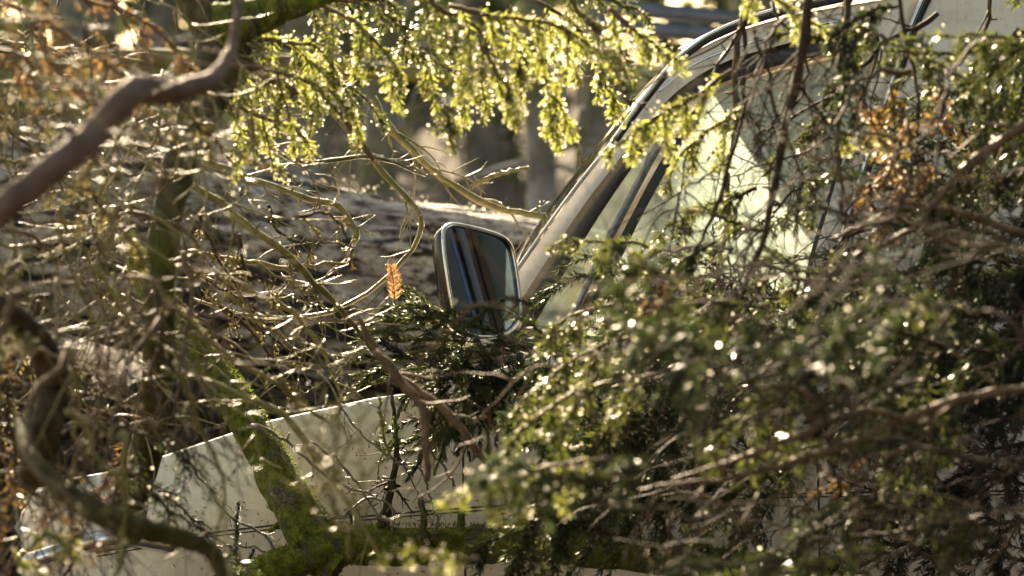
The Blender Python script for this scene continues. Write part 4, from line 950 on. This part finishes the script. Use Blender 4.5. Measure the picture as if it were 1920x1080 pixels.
for pts_, lab in (([(-60, -20, 4.3, 6), (60, 30, 4.3, 5), (160, 80, 4.3, 4), (240, 150, 4.3, 3)], 'brown dead-needled bough in the top left corner'),
                  ([(-60, 80, 4.4, 6), (40, 110, 4.4, 5), (120, 160, 4.4, 4)], 'lower brown dead-needled bough at the left edge'),
                  ([(60, -50, 4.5, 6), (150, 0, 4.5, 5), (260, 40, 4.5, 4), (330, 90, 4.5, 4)], 'brown bough with glints along the top left edge'),
                  ([(10, 900, 4.3, 6), (70, 930, 4.3, 5), (120, 980, 4.3, 4)], 'orange brown dead bough in the lower left corner'),
                  ([(1700, 230, 4.9, 4), (1680, 300, 4.9, 4), (1650, 350, 4.9, 3)], 'rust coloured dead tip beside the chrome trim'),
                  ([(0, 560, 4.3, 6), (20, 600, 4.3, 5), (60, 660, 4.3, 4)], 'rusty dead tips at the left edge')):
    bough(pts_, 'needle_brown', L=.12, gap=.035, hang=.5, label=lab, nl=.014, nw=.0022, dens=420, sub=2, group='dead brown boughs')
bough([(1670, 160, 4.8, 3), (1690, 200, 4.8, 3), (1700, 260, 4.8, 2)], 'leaf_yellow', L=.04, gap=.02, hang=.5, label='yellow orange tips glowing left of the dark right thicket', nl=.016, nw=.005, dens=300, sub=1)

# ------------------------------------------------------------------ filler thicket
def fillbr(n_, ur, vr, dr, ar, lr, mats, rr=(3, 6), ntw=8, twL=.2, curv=60, seed=0, grav=-.25, depth=1):
    q = random.Random(seed)
    for k in range(n_):
        u, v = q.uniform(*ur), q.uniform(*vr); a = math.radians(q.uniform(*ar)); L_ = q.uniform(*lr); d = q.uniform(*dr); r = q.uniform(*rr)
        c = q.uniform(-curv, curv); dd = q.uniform(-.25, .25); nx, ny = -math.sin(a), math.cos(a)
        pts = []
        for s_ in (0, .33, .66, 1):
            b_ = c*(4*s_*(1-s_))+q.uniform(-12, 12)
            pts.append((u+math.cos(a)*L_*s_+nx*b_, v+math.sin(a)*L_*s_+ny*b_, d+dd*s_, r*(1-.6*s_)))
        branch(pts, q.choice(mats), max(3, ntw-2), twL, depth=depth, sides=6, n=18, grav=grav, fork=.3, twr=.45, wob=.004)
OL = ['olive_twig', 'olive_twig', 'brown_twig']; BR = ['brown_twig', 'dark_twig', 'dark_twig']
fillbr(24, (-120, 280), (-80, 420), (3.7, 5.3), (25, 75), (220, 430), OL, seed=1, twL=.2)
fillbr(14, (-60, 420), (-60, 200), (4.6, 5.4), (60, 125), (250, 500), OL, seed=2, twL=.18)
fillbr(16, (-120, 230), (380, 800), (4.1, 5.3), (20, 70), (220, 400), OL, seed=3, twL=.2)
fillbr(20, (-20, 350), (420, 900), (4.2, 5.2), (70, 120), (200, 420), ['olive_twig', 'brown_twig', 'dark_twig'], seed=4, twL=.2)
fillbr(8, (0, 380), (560, 900), (3.9, 4.4), (75, 110), (300, 500), ['brown_twig', 'olive_twig'], rr=(5, 9), seed=5, twL=.12, ntw=4)
fillbr(5, (300, 480), (380, 600), (5.0, 5.8), (15, 60), (160, 330), ['olive_twig'], rr=(2.5, 4.5), seed=6, twL=.14)
fillbr(9, (600, 760), (880, 1100), (3.9, 4.4), (-130, -50), (150, 300), ['olive_twig'], rr=(3, 5), seed=16, twL=.09, ntw=4)
fillbr(9, (1360, 1700), (-60, 120), (4.6, 5.5), (80, 108), (260, 560), BR, rr=(3, 7), seed=7, twL=.18)
fillbr(12, (1280, 1680), (200, 560), (4.6, 5.6), (80, 170), (140, 300), BR, rr=(2, 4.5), seed=8, twL=.16)
fillbr(11, (1700, 1980), (-60, 300), (4.4, 5.5), (90, 160), (200, 450), BR, rr=(3, 6), seed=9, twL=.2)
fillbr(20, (1400, 2050), (380, 1050), (3.5, 4.7), (155, 205), (300, 650), ['brown_twig', 'dark_twig'], rr=(2.5, 6), seed=10, twL=.22, curv=80)
fillbr(22, (1150, 2050), (560, 1150), (4.0, 5.5), (100, 260), (200, 450), BR, rr=(2.5, 5), seed=11, twL=.2)
def fillbo(n_, ur, vr, dr, ar, lr, mats, L=.14, gap=.03, seed=0, dens=900, hang=.5, nw=.0028, nl=.019, dew=20):
    q = random.Random(seed)
    for k in range(n_):
        u, v = q.uniform(*ur), q.uniform(*vr); a = math.radians(q.uniform(*ar)); L_ = q.uniform(*lr); d = q.uniform(*dr); c = q.uniform(-40, 40)
        pts = [(u+math.cos(a)*L_*s_-math.sin(a)*c*4*s_*(1-s_), v+math.sin(a)*L_*s_+math.cos(a)*c*4*s_*(1-s_), d, 4*(1-.6*s_)) for s_ in (0, .33, .66, 1)]
        bough(pts, q.choice(mats), L=L*q.uniform(.7, 1.2), gap=gap, hang=hang, nl=nl, nw=nw, dens=dens, sub=3, bark='dark_twig', dew=dew, glint_r=(.001, .003))
fillbo(24, (1300, 2200), (560, 1100), (5.2, 5.75), (140, 220), (250, 420), ['needle_dark'], .2, .028, 21)
fillbo(9, (1150, 1500), (640, 1060), (5.0, 5.6), (120, 220), (200, 350), ['needle_dark', 'needle_green'], .17, .03, 22)
fillbo(14, (1250, 1950), (520, 1050), (3.7, 4.6), (140, 220), (180, 320), ['needle_dark', 'needle_dark', 'needle_green'], .13, .035, 23)
fillbo(16, (1880, 2180), (170, 640), (4.8, 5.6), (130, 220), (220, 360), ['needle_dark'], .2, .028, 24)
fillbo(12, (1250, 1680), (330, 620), (4.5, 5.3), (80, 200), (120, 220), ['needle_green', 'needle_dark'], .08, .035, 25)
fillbo(4, (1400, 1700), (0, 240), (4.7, 5.3), (80, 160), (120, 220), ['needle_green', 'needle_dark'], .08, .04, 26)
fillbo(8, (1780, 2080), (-60, 200), (4.6, 5.3), (100, 200), (180, 300), ['needle_dark', 'needle_green'], .13, .035, 27)
fillbo(6, (-40, 250), (700, 1050), (4.6, 5.3), (20, 120), (150, 250), ['needle_dark', 'needle_brown'], .10, .05, 28, dens=350)

fillbo(7, (1560, 1800), (130, 420), (4.6, 5.2), (60, 180), (80, 150), ['needle_brown'], L=.05, gap=.03, seed=41, dens=420, nw=.003)
fillbo(6, (1250, 1950), (500, 900), (4.0, 4.8), (90, 260), (80, 150), ['needle_green', 'needle_brown'], L=.04, gap=.03, seed=42, dens=500, nw=.003)
fillbo(8, (-100, 330), (-60, 900), (3.6, 5.2), (20, 110), (160, 350), ['lichen'], L=.10, gap=.045, seed=31, dens=260, hang=.4, nw=.0035, nl=.009, dew=16)
fillbo(7, (280, 560), (380, 640), (5.0, 5.8), (20, 80), (120, 250), ['lichen'], L=.07, gap=.05, seed=32, dens=220, hang=.4, nw=.003, nl=.007, dew=6)
# shed needles and grit sticking to the car side
lt = MB()
for k in range(900):
    u, v = nr.rand()*1500+150, 720+nr.rand()**1.5*420
    if v < topv(u)+14: continue
    a_ = nr.rand()*3.14; l_ = 4+nr.rand()*9; w_ = .8+nr.rand()*.8; q = [(u, v, 0), (u+math.cos(a_)*l_*.5-math.sin(a_)*w_, v+math.sin(a_)*l_*.5+math.cos(a_)*w_, .0015), (u+math.cos(a_)*l_, v+math.sin(a_)*l_, .001), (u+math.cos(a_)*l_*.5+math.sin(a_)*w_, v+math.sin(a_)*l_*.5-math.cos(a_)*w_, .0015)]
    lt.add([S(x, y, bodyoff(x, y)-.0012-z_) for x, y, z_ in q], [[0, 1, 2, 3]])
o = lt.build('needle_litter', M['needle_brown'], smooth=False); o['kind'] = 'stuff'; tag(o, 'shed brown needles stuck to the cream car side', 'litter')

# ------------------------------------------------------------------ labels for the thicket: kind, slope, landmark, order from the left
def zone(u, v):
    if u < 420:
        return 'in the top left thicket' if v < 260 else 'left of the grey log' if v < 560 else 'left of the cream hood' if v < 820 else 'in the bottom left corner'
    if u < 760: return 'at the upper left above the log' if v < 330 else 'before the grey log' if v < 700 else 'before the cream hood'
    if u < 1180: return 'at top centre' if v < 330 else 'beside the mirror' if v < 640 else 'under the mirror' if v < 850 else 'at bottom centre'
    if u < 1640: return 'before the top of the side window' if v < 250 else 'before the pale side window' if v < 600 else 'below the side window' if v < 820 else 'at the bottom right of centre'
    return 'in the top right corner' if v < 260 else 'at the right edge midway' if v < 600 else 'in the lower right thicket' if v < 820 else 'in the bottom right corner'
kinds = {'olive_twig': 'olive lichen-covered', 'brown_twig': 'brown bare', 'dark_twig': 'dark bare', 'needle_dark': 'dark green', 'needle_green': 'mid green', 'needle_brown': 'brown-needled', 'grey_twig': 'grey bare', 'needle_gold': 'golden', 'lichen': 'lichen-tufted'}
bk = {}
for o, u, v, m_, C, cat in REG:
    if cat == 'branch':
        dx, dz = C[-1][0]-C[0][0], C[-1][2]-C[0][2]; s_ = abs(dz)/(abs(dx)+1e-6)
        ph = 'level' if s_ < .35 else 'slanting' if s_ < 1.6 else 'steep'
    else: ph = 'soft'
    bk.setdefault((cat, ph, kinds[m_], zone(u, v)), []).append((u, o))
for (cat, ph, kd, z_), L_ in bk.items():
    L_.sort(key=lambda t: t[0])
    for i, (u, o) in enumerate(L_):
        lab = f'{ph} {kd} {cat} {z_}'+('' if len(L_) == 1 else f', {ordw[i]} from the left' if len(L_) > 2 else (', the left one', ', the right one')[i])
        tag(o, lab, cat, ('bare branches ' if cat == 'branch' else 'spruce boughs ')+z_)
